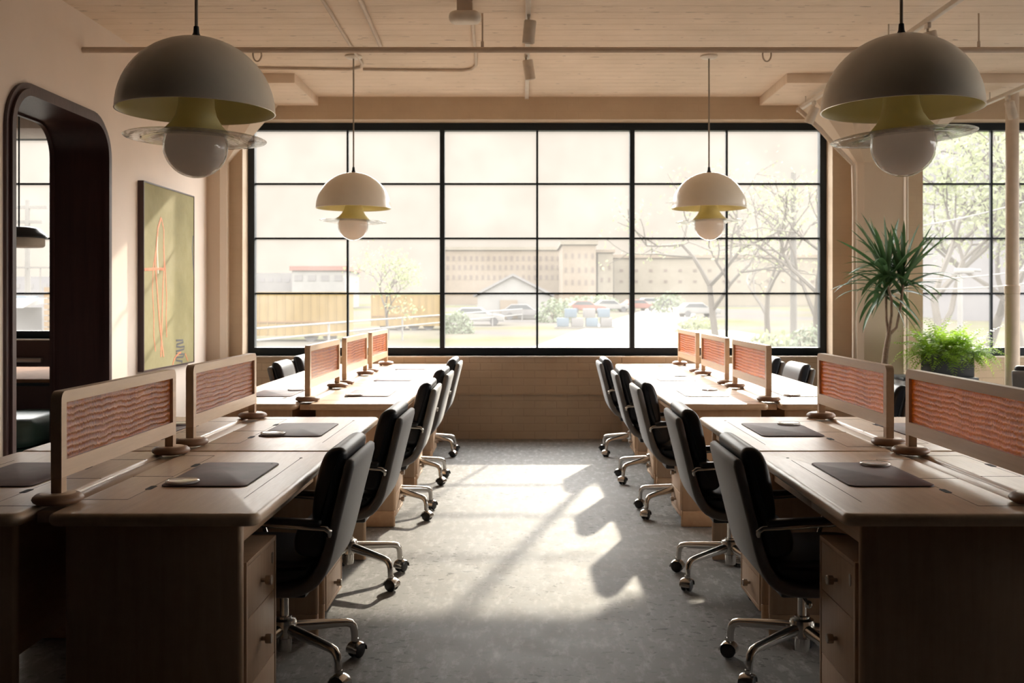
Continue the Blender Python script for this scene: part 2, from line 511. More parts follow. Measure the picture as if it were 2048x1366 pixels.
    def slab(s, x0, x1, y0, y1, z0, z1, R=0.03, r=0.01, seg=5, rseg=4, M=None):
        """flat board with rounded plan corners R and rounded edges r"""
        rings = []
        def ring(ins, z):
            pts = []
            rr = max(R - ins, 0.0005)
            for (cx, cy, a0) in ((x1 - R, y1 - R, 0), (x0 + R, y1 - R, PI / 2), (x0 + R, y0 + R, PI), (x1 - R, y0 + R, 1.5 * PI)):
                for k in range(seg + 1):
                    a = a0 + PI / 2 * k / seg
                    pts.append((cx + rr * math.cos(a), cy + rr * math.sin(a), z))
            return pts
        r = min(r, (z1 - z0) / 2)
        for k in range(rseg + 1):
            a = PI / 2 * k / rseg
            rings.append(ring(r * (1 - math.sin(a)), z0 + r * (1 - math.cos(a))))
        for k in range(rseg, -1, -1):
            a = PI / 2 * k / rseg
            rings.append(ring(r * (1 - math.sin(a)), z1 - r * (1 - math.cos(a))))
        return s.loft(rings, M=M)
    def build(s, name, mat, parent=None, smooth=38):
        me = bpy.data.meshes.new(name)
        me.from_pydata(s.v, [], s.f)
        me.validate()
        b = bmesh.new(); b.from_mesh(me)
        bmesh.ops.recalc_face_normals(b, faces=b.faces[:])
        b.to_mesh(me); b.free()
        if smooth:
            me.polygons.foreach_set('use_smooth', [True] * len(me.polygons))
            me.set_sharp_from_angle(angle=math.radians(smooth))
        me.materials.append(MAT[mat])
        o = bpy.data.objects.new(name, me)
        COL.objects.link(o)
        if parent is not None:
            o.parent = parent
        return o

def tag(o, label, cat, group=None, kind=None):
    o['label'] = label; o['category'] = cat
    if group: o['group'] = group
    if kind: o['kind'] = kind
    return o
def thing(name, label, cat, loc=(0, 0, 0), rz=0.0, group=None):
    o = bpy.data.objects.new(name, None)
    o.empty_display_size = 0.1
    COL.objects.link(o)
    o.location = loc; o.rotation_euler = (0, 0, rz)
    return tag(o, label, cat, group)
def structure(o):
    o['kind'] = 'structure'
    return o
def sroot(name):
    o = bpy.data.objects.new(name, None); COL.objects.link(o); o['kind'] = 'structure'
    return o
def kids(o):
    return [c for c in bpy.data.objects if c.parent is o]
def dup(root, loc, rz, label, group=None):
    def rec(o, par):
        c = o.copy(); COL.objects.link(c); c.parent = par
        for ch in o.children:
            rec(ch, c)
        return c
    r = rec(root, None)
    r.location = loc; r.rotation_euler = (0, 0, rz)
    r['label'] = label
    if group: r['group'] = group
    return r
def P(px, py, Y):
    """point of the place seen at a pixel of the photograph, at depth Y"""
    return Vector(((px - VX) * Y / FPX, Y, HC + (VY - py) * Y / FPX))

# ------------------------------------------------------------------ the room shell
XL, YB, ZC = -3.08, 10.10, 3.372          # left wall face, window wall face, ceiling
WX0, WX1, WZ0, WZ1 = -2.769, 3.045, 0.817, 3.150
W2X0, W2X1 = 3.936, 8.6
XR, YR = 9.0, -1.8
structure(MB().box(-8.0, YR - 0.2, -0.25, XR + 0.2, YB + 0.36, 0.0).build('floor', 'concrete', smooth=0))
structure(MB().box(-8.0, YR - 0.2, ZC, XR + 0.2, YB + 0.36, ZC + 0.3).build('ceiling', 'ceiling_boards', smooth=0))
LX0, LX1, LZ0, LZ1 = -6.6, -3.95, 0.985, 3.06
wb = MB()
yb1 = YB + 0.36
wb.box(XL, YB, 0, XR, yb1, WZ0)
wb.box(XL, YB, WZ1, XR, yb1, ZC)
wb.box(XL, YB, WZ0, WX0, yb1, WZ1)
wb.box(WX1, YB, WZ0, W2X0, yb1, WZ1)
wb.box(W2X1, YB, WZ0, XR, yb1, WZ1)
structure(wb.build('wall_back', 'painted_brick', smooth=0))
wl = MB()
wl.box(-8, YB, 0, XL, yb1, LZ0)
wl.box(-8, YB, LZ1, XL, yb1, ZC)
wl.box(-8, YB, LZ0, LX0, yb1, LZ1)
wl.box(LX1, YB, LZ0, XL, yb1, LZ1)
structure(wl.build('wall_booth_back', 'wall_brown', smooth=0))
structure(MB().box(-8.2, YR, 0, -8.0, yb1, ZC).build('wall_booth_left', 'wall_brown', smooth=0))
structure(MB().box(-8.0, YR - 0.2, 0, XR, YR, ZC).build('wall_rear', 'wall_dark', smooth=0))  # unseen rear wall, kept close and dark to cut bounce light
wr = MB()
wr.box(XR, YR - 0.2, 0, XR + 0.2, yb1, 0.82); wr.box(XR, YR - 0.2, 3.15, XR + 0.2, yb1, ZC)
wr.box(XR, YR - 0.2, 0.82, XR + 0.2, 2.6, 3.15); wr.box(XR, 8.8, 0.82, XR + 0.2, yb1, 3.15)
structure(wr.build('wall_right', 'plaster_left', smooth=0))
g = MB(); fr_ = MB()
for k in range(4):
    yk = 2.6 + 6.2 * k / 3
    fr_.box(XR + 0.05, max(2.6, yk - 0.04), 0.82, XR + 0.13, min(8.8, yk + 0.04), 3.15)
for zk in (0.82, 1.42, 1.98, 2.53, 3.09):
    fr_.box(XR + 0.06, 2.6, zk, XR + 0.12, 8.8, zk + (0.06 if zk in (0.82, 3.09) else 0.02))
w4 = sroot('added_side_window')  # unseen side window, added to light the room from the right
fr_.build('window_frame', 'black_steel', w4, smooth=0)
g.box(XR + 0.085, 2.6, 0.82, XR + 0.09, 8.8, 3.15); g.build('pane', 'window_glass', w4, smooth=0)

structure(MB().box(-8.0, YR, 2.95, XR, 3.2, ZC).build('added_dark_soffit', 'wall_dark', smooth=0))  # unseen dark soffit, added to keep light off the near desk ends
structure(MB().box(-8.0, YR, 0.0, XR, 2.5, 0.008).build('added_dark_floor', 'wall_dark', smooth=0))  # unseen dark floor cover, added to cut light bouncing off the floor
structure(MB().box(XL, YR, 0.0, XL + 0.06, 4.6, 2.95).build('added_dark_panel', 'wall_dark', smooth=0))  # unseen dark panel, added to cut bounce from the left wall
# left wall with the round-cornered opening
OY0, OY1, OZ, OR, WT = 6.10, 7.57, 2.68, 0.27, 0.37
def opening(d):
    """outline of the opening, grown by d"""
    pts = [(OY0 - d, 0.0)]
    R = OR + d
    for k in range(9):
        a = PI - PI / 2 * k / 8
        pts.append((OY0 + OR + R * math.cos(a), OZ - OR + R * math.sin(a)))
    for k in range(9):
        a = PI / 2 - PI / 2 * k / 8
        pts.append((OY1 - OR + R * math.cos(a), OZ - OR + R * math.sin(a)))
    pts.append((OY1 + d, 0.0))
    return pts
poly = [(YR, 0.0)] + opening(0) + [(YB, 0.0), (YB, ZC), (YR, ZC)]
structure(MB().extr(poly, XL - WT, XL, axis='x').build('wall_left', 'plaster_left', smooth=30))
def ring_sweep(mb, d0, d1, x0, x1):
    a, b = opening(d0), opening(d1)
    rings = [[(x0, *p), (x0, *q), (x1, *q), (x1, *p)] for p, q in zip(a, b)]
    mb.loft(rings)
door = sroot('door_1')
m = MB(); ring_sweep(m, -0.03, 0.0, XL - WT - 0.02, XL + 0.005); m.build('lining', 'dark_wood', door)
m = MB(); ring_sweep(m, -0.03, 0.035, XL + 0.001, XL + 0.022); ring_sweep(m, -0.045, 0.0, XL + 0.002, XL + 0.040); m.build('casing', 'dark_wood', door)
m = MB(); ring_sweep(m, -0.045, 0.04, XL - WT - 0.03, XL - WT); m.build('casing', 'dark_wood', door)

# windows
def window(name, x0, x1, z0, z1, y, units, cols, zbars, fr=0.065):
    root = sroot(name)
    d0, d1 = y, y + 0.09
    f = MB()
    f.box(x0, d0, z0, x0 + fr, d1, z1); f.box(x1 - fr, d0, z0, x1, d1, z1)
    f.box(x0 + fr, d0, z0, x1 - fr, d1, z0 + 0.075); f.box(x0 + fr, d0, z1 - 0.075, x1 - fr, d1, z1)
    f.build('window_frame', 'black_steel', root, smooth=0)
    m = MB()
    m.box(x0 - 0.02, YB - 0.012, z0 - 0.012, x1 + 0.02, y, z0)
    m.build('window_sill', 'white_paint', root, smooth=0)
    mw = 0.048
    ix0, ix1 = x0 + fr, x1 - fr
    w = (ix1 - ix0 - mw * (units - 1)) / units
    for u in range(units):
        a = ix0 + u * (w + mw)
        if u:
            MB().box(a - mw, d0, z0 + 0.075, a, d1, z1 - 0.075).build('mullion', 'black_steel', root, smooth=0)
        g = MB()
        for c in range(1, cols):
            xc = a + w * c / cols
            g.box(xc - 0.010, d0 + 0.025, z0 + 0.075, xc + 0.010, d0 + 0.065, z1 - 0.075)
        for zb in zbars:
            g.box(a, d0 + 0.026, zb - 0.009, a + w, d0 + 0.064, zb + 0.009)
        g.build('glazing_bars', 'black_steel', root, smooth=0)
        MB().box(a - 0.002, d0 + 0.043, z0 + 0.07, a + w + 0.002, d0 + 0.047, z1 - 0.07).build('pane', 'window_glass', root, smooth=0)
    return root
YW = YB + 0.20
ZB = [HC + (VY - q) * (YW + 0.04) / FPX for q in (368, 477, 587)]
window('window_1', WX0, WX1, WZ0, WZ1, YW, 3, 2, ZB)
window('window_2', W2X0, W2X1, WZ0, WZ1, YW, 3, 2, ZB, fr=0.03)
window('window_3', LX0, LX1, LZ0, LZ1, YW, 1, 1, ZB)

# column with its flared head, drop panels, dado strip
def flared(mb, cx0, cx1, y0, z0, hx0, hx1, hy, z1):
    yb = YB + 0.02
    ch = 0.05
    lo = [(cx0, yb, z0), (cx0, y0 + ch, z0), (cx0 + ch, y0, z0), (cx1 - ch, y0, z0), (cx1, y0 + ch, z0), (cx1, yb, z0)]
    hi = [(hx0, yb, z1), (hx0, hy + 0.22, z1), (hx0 + 0.22, hy, z1), (hx1 - 0.22, hy, z1), (hx1, hy + 0.22, z1), (hx1, yb, z1)]
    mb.loft([[(p[0], p[1], 0) for p in lo], lo, hi, [(p[0], p[1], z1 + 0.005) for p in hi]])
m = MB(); flared(m, 3.24, 3.72, 9.90, 2.70, 2.70, 4.26, 9.36, 3.285); structure(m.build('trim_1', 'plaster_column', smooth=20))
m = MB(); flared(m, XL - 0.2, -2.90, 9.96, 2.72, XL - 0.2, -2.42, 9.45, 3.285); structure(m.build('trim_2', 'plaster_column', smooth=20))
m = MB(); m.box(2.325, 9.05, 3.285, 4.57, YB, ZC, 0.006); structure(m.build('trim_3', 'ceiling_boards', smooth=30))
m = MB(); m.box(XL, 9.05, 3.285, -2.02, YB, ZC, 0.006); structure(m.build('trim_4', 'ceiling_boards', smooth=30))
m = MB(); m.box(-2.9, YB - 0.014, 0.435, 8.9, YB, 0.455, 0.004); structure(m.build('trim_5', 'painted_brick', smooth=30))
m = MB(); m.box(-8, 9.35, 2.93, XL - WT, 9.95, 3.10, 0.03); structure(m.build('trim_6', 'blind_white', smooth=30))
m = MB(); m.box(4.6, 8.35, 3.27, XR, 8.75, ZC, 0.006); structure(m.build('trim_7', 'ceiling_boards', smooth=30))

# pipes on column, post
p = MB(); p.tube([P(1595, 217, 9.42), P(1640, 258, 9.55), P(1665, 287, 9.68), P(1690, 312, 9.80), P(1707, 330, 9.88), P(1709, 420, 9.90), (P(1709, 420, 9.90).x, 9.90, 0.0)], 0.022, 10)
tag(p.build('conduit', 'pipe_paint'), 'cream conduit running down the flared head and left edge of the column', 'pipe')
p = MB(); p.tube([(3.70, 9.885, 2.72), (3.70, 9.885, 0.0)], 0.012, 8)
tag(p.build('conduit', 'white_paint'), 'thin white conduit down the column behind the spiky plant', 'pipe')
p = MB(); p.tube([(-2.985, 10.0, 3.0), (-2.985, 10.0, 0.0)], 0.035, 12)
tag(p.build('pipe', 'pipe_paint'), 'cream vertical pipe in the corner right of the olive painting', 'pipe')
r = thing('post', 'slender round cream post standing before the right-hand window', 'post', (4.53, 9.5, 0))
MB().cyl((0, 0, 0), (0, 0, 1.46), 0.064, 24).build('lower_tube', 'pipe_paint', r)
MB().cyl((0, 0, 1.46), (0, 0, ZC), 0.058, 24).build('upper_tube', 'pipe_paint', r)
MB().lathe([(0.06, 1.42), (0.068, 1.43), (0.068, 1.50), (0.06, 1.51)], 24).build('collar', 'pipe_paint', r)

# ------------------------------------------------------------------ ceiling services
r = thing('sprinkler_pipe', 'cream pipe crossing the whole room just under the ceiling', 'pipe', (0, 7.16, 3.116))
MB().tube([(XL, 0, 0), (XR, 0, 0.0)], 0.021, 14).build('pipe_run', 'pipe_paint', r)
for x in (-0.287, 3.18):
    m = MB(); m.cyl((x, 0, 0), (x, 0, ZC - 3.116), 0.006, 8); m.cyl((x, 0, 0.01), (x, 0, 0.06), 0.011, 8)
    m.build('hanger_rod', 'pipe_paint', r)
for x in (-1.86, 1.70):
    m = MB(); m.tube([(x + 0.03 * math.cos(a), 0.0, -0.03 + 0.05 * math.sin(a)) for a in [PI * 0.9 + k * 1.3 * PI / 10 for k in range(11)]], 0.006, 6)
    m.build('pipe_hook', 'pipe_paint', r)
def conduit(label, pts, rad=0.012):
    pts = [Vector(q) for q in pts]
    tag(MB().tube(pts, rad, 8).build('conduit', 'pipe_paint'), label, 'pipe')
zc = ZC - 0.014
def ceil_pt(px, py):
    Y = (zc - HC) * FPX / (VY - py)
    return Vector(((px - VX) * Y / FPX, Y, zc))
conduit('ceiling conduit slanting back to the ceiling rose of the far left lamp', [ceil_pt(600, -60), ceil_pt(645, 0), ceil_pt(706, 100), ceil_pt(724, 126), ceil_pt(722, 134), ceil_pt(700, 139), ceil_pt(505, 136)])
conduit('short ceiling conduit to the right of the slanting one', [ceil_pt(700, -40), ceil_pt(722, 4), ceil_pt(744, 54), ceil_pt(762, 95)], 0.016)
conduit('ceiling conduit turning a corner below the white oval fixture', [ceil_pt(942, 0), ceil_pt(946, 60), ceil_pt(952, 115), ceil_pt(952, 130), ceil_pt(944, 138), ceil_pt(925, 141), ceil_pt(800, 140), ceil_pt(726, 139)])
# white oval fixture
r = thing('ceiling_fixture', 'white oval fixture hanging from a bracket beside the track lights', 'fixture', (P(930, 34, 6.85).x, 6.85, 0))
zc0 = P(930, 34, 6.85).z
MB().box(-0.052, -0.05, zc0 + 0.03, 0.052, 0.05, ZC + 0.0).build('bracket', 'pipe_paint', r, smooth=0)
m = MB(); m.slab(-0.108, 0.108, -0.07, 0.07, zc0 - 0.042, zc0 + 0.035, 0.06, 0.034, 8); m.build('housing', 'white_paint', r)

# light tracks and spotlights
def track(label, x, y0, y1, z, hang=True):
    r = thing('light_track', label, 'track', (x, 0, 0))
    MB().box(-0.018, y0, z - 0.017, 0.018, y1, z + 0.017, 0.003).build('rail', 'track_white', r)
    MB().box(-0.02, y1 - 0.03, z - 0.02, 0.02, y1 + 0.004, z + 0.02, 0.003).build('end_cap', 'track_white', r)
    if hang:
        for yy in (y0 + 0.5, (y0 + y1) / 2, y1 - 0.25):
            MB().cyl((0, yy, z + 0.015), (0, yy, ZC), 0.005, 6).build('hanger', 'track_white', r)
    return r
track('light track along the middle of the ceiling', 0.032, 5.4, 10.02, ZC - 0.018, hang=False)
track('light track hung behind the near right pendant lamp', 2.65, 5.0, 9.88, 3.20)
track('light track at the far right of the ceiling', 4.30, 6.5, 9.70, 3.20)
def spot(label, top, tilt, yaw, first=[]):
    r = thing('spotlight', label, 'spotlight', top, 0, 'white spotlights on the ceiling tracks')
    m = MB(); m.box(-0.012, -0.03, -0.035, 0.012, 0.03, 0.0, 0.003); m.cyl((0, 0, -0.02), (0, 0, -0.062), 0.008, 8)
    m.build('stem', 'track_white', r)
    R = Matrix.Translation((0.012, 0, -0.052)) @ Euler((tilt, yaw, 0)).to_matrix().to_4x4()
    MB().lathe([(0.001, 0.0), (0.038, 0.0), (0.042, -0.006), (0.042, -0.055)], 24, M=R).build('lamp_cap', 'track_white', r)
    MB().lathe([(0.0405, -0.055), (0.042, -0.058), (0.042, -0.155), (0.036, -0.157), (0.034, -0.13), (0.001, -0.125)], 24, M=R).build('lamp_barrel', 'track_white', r)
    return r
spot('near spotlight on the middle ceiling track, above the crossing pipe', (0.036, 7.08, ZC - 0.018), 0.15, 0.10)
spot('far spotlight on the middle ceiling track, below the crossing pipe', (0.020, 8.25, ZC - 0.018), 0.15, -0.16)
spot('spotlight on the right track half hidden behind the near right pendant shade', (2.65, 6.72, 3.183), 0.2, -0.3)
spot('spotlight at the window end of the right track, beside the column head', (2.65, 9.35, 3.183), 0.25, 0.35)
spot('spotlight on the far right track in front of the right-hand window head', (4.30, 9.1, 3.183), 0.2, -0.35)

# ------------------------------------------------------------------ pendant lamps
def pendant(label, loc, tilt=0.0):
    r = thing('pendant_lamp', label, 'lamp', loc, 0, 'pale dome pendant lamps over the desks')   # origin on the rim plane
    R0 = 0.305
    outer = [(0.012, 0.292)] + [(R0 * math.sin(a), 0.292 * math.cos(a)) for a in [PI / 2 * k / 16 for k in range(1, 17)]]
    MB().lathe(outer + [(R0 + 0.002, -0.003), (R0 - 0.003, -0.004)], 64).build('shade', 'lamp_shade', r, 60)
    inner = [(R0 - 0.003, -0.003)] + [((R0 - 0.006) * math.sin(a), 0.284 * math.cos(a)) for a in [PI / 2 * k / 16 for k in range(16, 0, -1)]]
    MB().lathe(inner, 64).build('shade_lining', 'lamp_inner', r, 60)
    T = Euler((0, tilt, 0)).to_matrix().to_4x4()
    neck = [(0.066, 0.25), (0.067, 0.06), (0.070, 0.015), (0.079, -0.02), (0.098, -0.052), (0.122, -0.078), (0.148, -0.094), (0.148, -0.097), (0.119, -0.083), (0.093, -0.055), (0.072, -0.02)]
    MB().lathe(neck, 48, M=T).build('neck', 'lamp_inner', r, 60)
    disc = [(0.112, -0.086), (0.145, -0.098), (0.18, -0.110), (0.215, -0.113), (0.245, -0.109), (0.268, -0.106), (0.274, -0.109), (0.270, -0.113), (0.245, -0.116), (0.215, -0.120), (0.18, -0.117), (0.145, -0.106), (0.114, -0.094)]
    MB().lathe(disc, 64, M=T).build('glass_brim', 'lamp_glass', r, 60)
    MB().sphere((0, 0, -0.141), 0.124, 40, 24, M=T).build('glass_globe', 'lamp_glass', r, 60)
    MB().sphere((0, 0, -0.141), 0.116, 40, 24, M=T).build('diffuser', 'frosted_globe', r, 60)
    zt = ZC - loc[2]
    MB().cyl((0, 0, 0.30), (0, 0, zt - 0.02), 0.0065, 10).build('cord', 'lamp_cord', r)
    MB().lathe([(0.001, 0.335), (0.010, 0.335), (0.012, 0.31), (0.016, 0.30), (0.022, 0.288)], 16).build('cord_grip', 'black_steel', r)
    MB().lathe([(0.001, zt), (0.07, zt), (0.072, zt - 0.012), (0.06, zt - 0.022), (0.001, zt - 0.026)], 32).build('ceiling_rose', 'white_paint', r)
    return r
pendant('pale dome pendant with clear glass brim hanging nearer on the left', (-1.296, 4.06, 2.118), 0.02)
pendant('pale dome pendant hanging farther back over the left desk row', (-1.393, 8.4, 2.123), 0.03)
pendant('pale dome pendant hanging farther back over the right desk row', (1.520, 8.4, 2.123), -0.03)
pendant('pale dome pendant with clear glass brim hanging nearer on the right', (1.482, 4.02, 2.118), -0.06)

# ------------------------------------------------------------------ painting on the left wall
r = thing('painting', 'tall olive abstract painting with orange scrawl on the left wall', 'painting', (XL, 0, 0))
y0, y1, z0, z1 = 8.18, 9.44, 0.795, 2.325
fw = 0.012
m = MB()
m.box(0.001, y0, z0, 0.05, y0 + fw, z1); m.box(0.001, y1 - fw, z0, 0.05, y1, z1)
m.box(0.001, y0 + fw, z0, 0.05, y1 - fw, z0 + fw); m.box(0.001, y0 + fw, z1 - fw, 0.05, y1 - fw, z1)
m.build('frame', 'dark_wood', r, smooth=0)
MB().box(0.004, y0 + fw, z0 + fw, 0.046, y1 - fw, z1 - fw).build('canvas', 'canvas_olive', r, smooth=0)
def stroke(pts, w, mat):
    """painted line on the canvas: pixels of the photograph put on the canvas plane"""
    q = []
    for px, py in pts:
        Y = (XL + 0.047) * FPX / (px - VX)
        q.append((0.0468, Y, HC + (VY - py) * Y / FPX))
    m = MB(); m.tube(q, w, 6, flat=1.0)
    m.v = [(0.0465 + (v[0] - 0.0468) * 0.12, v[1], v[2]) for v in m.v]
    m.build('brush_stroke', mat, r)
Rz = lambda a, b: (230 + a / 3.595, 380 + b / 3.595)
stroke([Rz(*q) for q in ((332, 200), (310, 270), (300, 380), (290, 520), (298, 640), (310, 800), (325, 1000), (350, 1200))], 0.016, 'stroke_orange')
stroke([Rz(*q) for q in ((335, 205), (352, 290), (350, 420), (362, 560), (372, 760), (368, 900), (372, 1060))], 0.010, 'stroke_orange')
stroke([Rz(*q) for q in ((300, 400), (275, 560), (270, 720), (280, 900), (280, 1050), (292, 1160))], 0.010, 'stroke_orange')
stroke([Rz(*q) for q in ((352, 400), (355, 560), (345, 700), (340, 900), (335, 1060), (330, 1200))], 0.014, 'stroke_orange')
stroke([Rz(*q) for q in ((212, 572), (260, 570), (310, 566), (352, 570))], 0.014, 'stroke_orange')
stroke([Rz(*q) for q in ((306, 330), (304, 420), (308, 540), (312, 600))], 0.012, 'stroke_white')
stroke([Rz(*q) for q in ((440, 1082), (490, 1080), (492, 1095), (445, 1110), (440, 1125), (470, 1130), (500, 1125), (495, 1145), (440, 1160), (440, 1178), (475, 1180), (500, 1180), (490, 1200), (437, 1205), (440, 1225), (485, 1232), (480, 1245))], 0.010, 'stroke_grey')
stroke([Rz(*q) for q in ((415, 1260), (425, 1220), (450, 1180), (475, 1170))], 0.012, 'stroke_orange')
stroke([Rz(*q) for q in ((505, 1175), (515, 1205), (525, 1228))], 0.010, 'stroke_orange')
stroke([Rz(*q) for q in ((562, 330), (556, 420), (562, 520), (568, 615))], 0.012, 'stroke_grey')

# ------------------------------------------------------------------ desks
ZT = 0.748                                   # table height
TH = 0.038
def make_desk(depth, L, sy, inset=0.05):
    """local: user edge at x=+depth/2, runs along y, inner (centre) edge at x=-depth/2"""
    r = thing('desk', '', 'desk')
    h, l = depth / 2, L / 2
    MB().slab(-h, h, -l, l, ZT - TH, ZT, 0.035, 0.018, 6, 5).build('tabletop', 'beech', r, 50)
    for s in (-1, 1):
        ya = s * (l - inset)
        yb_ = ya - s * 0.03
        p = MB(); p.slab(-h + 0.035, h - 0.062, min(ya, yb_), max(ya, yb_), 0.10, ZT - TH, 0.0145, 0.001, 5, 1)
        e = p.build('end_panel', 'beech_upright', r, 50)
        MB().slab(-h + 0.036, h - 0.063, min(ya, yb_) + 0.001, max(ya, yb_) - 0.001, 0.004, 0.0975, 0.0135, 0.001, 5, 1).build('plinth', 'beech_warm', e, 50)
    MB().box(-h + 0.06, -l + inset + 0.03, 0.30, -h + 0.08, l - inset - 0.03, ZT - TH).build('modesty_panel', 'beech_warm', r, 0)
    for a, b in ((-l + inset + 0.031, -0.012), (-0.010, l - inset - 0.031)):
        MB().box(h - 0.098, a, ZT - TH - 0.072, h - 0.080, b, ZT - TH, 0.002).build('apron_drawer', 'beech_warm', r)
    def strip(x0, x1, y0, y1, mat='groove_shade', hh=0.0006):  # flat dark strip on the surface for a groove's shade, nothing is cut
        m = MB(); m.box(x0, y0, ZT - 0.003, x1, y1, ZT + hh); return m
    m = strip(h - 0.1085, h - 0.1070, -0.38, 0.44); m.build('groove', 'groove_shade', r, 0)
    c = MB(); c.cyl((h - 0.108, sy * 0.44, ZT - 0.003), (h - 0.108, sy * 0.44, ZT + 0.0008), 0.006, 12); c.build('groove_end_hole', 'shadow_gap', r)
    fx = -h + 0.155
    m = MB()
    for yy in (-0.40, 0.02, 0.50):
        m.box(-h + 0.012, yy - 0.0012, ZT - 0.003, fx, yy + 0.0012, ZT + 0.0006)
    m.box(fx - 0.0006, -0.40, ZT - 0.003, fx + 0.0006, 0.50, ZT + 0.0005)
    m.build('cable_flap_joint', 'groove_shade', r, 0)
    for yy in (-0.20, 0.26):
        MB().slab(fx - 0.010, fx + 0.012, yy - 0.035, yy + 0.035, ZT - 0.003, ZT + 0.0009, 0.0105, 0.0002, 6, 1).build('finger_hole', 'shadow_gap', r)
    return r

BLK = [dict(y0=2.97, L=1.25, n=2, cl=-1.425, el=-0.768, cr=1.565, er=0.932),
       dict(y0=6.12, L=1.285, n=3, cl=-1.325, el=-0.712, cr=1.505, er=0.888)]
GAPH = 0.036                                  # half width of the cable channel between facing desks
ORD = ['the window', 'second from the window', 'third from the window', 'fourth from the window', 'nearest the viewer']
def whereis(i):
    return ['nearest the window', 'second from the window', 'third from the window', 'fourth from the window', 'nearest the viewer'][i]
SLOTS = []                                    # every desk: side, aisle/outer, order from window, centre x, y0, L, depth, rot
for bi, B in enumerate(BLK):
    for side in ('left', 'right'):
        c = B['cl'] if side == 'left' else B['cr']
        edge = B['el'] if side == 'left' else B['er']
        sgn = 1 if side == 'left' else -1     # +1: aisle lies towards +x
        depth = abs(edge - c) - GAPH
        pa = make_desk(depth, B['L'] - 0.004, 1 if side == 'left' else -1)
        first = True
        for k in range(B['n']):
            yc = B['y0'] + B['L'] * (k + 0.5)
            o_ = (4 - k) if bi == 0 else (2 - k)
            for face in ('aisle', 'outer'):
                x = c + sgn * (GAPH + depth / 2) * (1 if face == 'aisle' else -1)
                rz = 0 if (sgn > 0) == (face == 'aisle') else PI
                lab = f'beech desk {whereis(o_)}, on the {"aisle" if face == "aisle" else ("left wall" if side == "left" else "far")} side of the {side} row'
                if first:
                    o = pa; o.location = (x, yc, 0); o.rotation_euler = (0, 0, rz); o['label'] = lab; o['group'] = 'beech desks'; first = False
                else:
                    o = dup(pa, (x, yc, 0), rz, lab, 'beech desks')
                SLOTS.append(dict(side=side, face=face, o=o_, x=x, yc=yc, L=B['L'], d=depth, rz=rz, c=c, edge=edge))
        m = MB(); m.box(c - GAPH + 0.003, B['y0'] + 0.10, ZT - 0.045, c + GAPH - 0.003, B['y0'] + B['L'] * B['n'] - 0.06, ZT - 0.010, 0.003)
        ch = m.build('cable_channel', 'beech')
        tag(ch, f'narrow sunken cable channel between the facing desks of the {"near" if bi == 0 else "far"} {side} block', 'cable channel', 'cable channels')

# ------------------------------------------------------------------ desk screens with amber glass
def make_screen(L):
    r = thing('desk_screen', '', 'desk screen')
    l = L / 2; tx = 0.0165
    z0, z1, rc = 0.078, 0.342, 0.028
    out = [(-l, z0), (l, z0)]
    for k in range(6):
        a = PI / 2 * k / 5; out.append((l - rc + rc * math.cos(a), z1 - rc + rc * math.sin(a)))
    for k in range(6):
        a = PI / 2 + PI / 2 * k / 5; out.append((-l + rc + rc * math.cos(a), z1 - rc + rc * math.sin(a)))
    iy0, iy1, iz0, iz1 = -l + 0.036, l - 0.036, 0.130, 0.306
    m = MB()
    # ring of the frame: outline matched with a rectangle hole, front and back, then the two rims
    def side(x):
        return [(x, a, b) for a, b in out], [(x, iy0, iz0), (x, iy1, iz0), (x, iy1, iz1), (x, iy0, iz1)]
    n = len(out)
    for x in (-tx, tx):
        A, H = side(x)
        base = len(m.v)
        m.v += A + H
        hi = lambda q: base + n + q
        f = [(base + 0, base + 1, hi(1), hi(0)), (base + 1, base + 2, hi(2), hi(1))]
        f += [(base + 2 + k, base + 3 + k, hi(2)) for k in range(5)]
        f += [(base + 7, base + 8, hi(3), hi(2))]
        f += [(base + 8 + k, base + 9 + k, hi(3)) for k in range(5)]
        f += [(base + 13, base + 0, hi(0), hi(3))]
        m.f += f
    st = n + 4
    for i in range(n):
        j = (i + 1) % n; m.f.append((i, j, st + j, st + i))
    for i in range(4):
        j = (i + 1) % 4; m.f.append((n + i, n + j, st + n + j, st + n + i))
    m.build('frame', 'beech', r, 35)
    MB().box(-0.005, iy0 - 0.002, iz0 - 0.002, 0.005, iy1 + 0.002, iz1 + 0.002).build('glass_panel', 'amber_glass', r, 0)
    for s in (-1, 1):
        MB().box(-tx, s * (l - 0.036), 0.02, tx, s * l, z0, 0.001).build('post', 'beech_upright', r, 0)
        yc = s * (l - 0.012)
        prof = [(0.001, 0.031), (0.052, 0.031), (0.064, 0.028), (0.072, 0.021), (0.075, 0.0145), (0.071, 0.007), (0.060, 0.001), (0.052, 0.0), (0.001, 0.0)]
        f = MB().lathe(prof, 40, M=Matrix.Translation((0, yc, 0))).build('foot', 'foot_wood', r, 60)
        MB().lathe([(0.001, 0.0318), (0.050, 0.0318), (0.052, 0.0308)], 40, M=Matrix.Translation((0, yc, 0))).build('foot_top', 'beech', f, 60)
    return r
scr_near, scr_far = make_screen(1.03), None
first = True
GLASSW = ['orange-lit', 'red-brown', 'reddish', 'dark amber', 'dark amber']
for s in SLOTS:
    if s['face'] != 'aisle':
        continue
    y = s['yc'] + (0.045 if s['o'] >= 3 else 0.035)
    lab = f'beech-framed ribbed amber glass desk screen {whereis(s["o"])}, left row' if s['side'] == 'left' else f'beech-framed ribbed amber glass desk screen {whereis(s["o"])}, right row'
    loc = (s['c'], y, ZT + 0.0008)
    if first:
        o = scr_near; o.location = loc; o['label'] = lab; o['group'] = 'amber glass desk screens'; first = False
    else:
        o = dup(scr_near, loc, 0 if s['side'] == 'left' else PI, lab, 'amber glass desk screens')

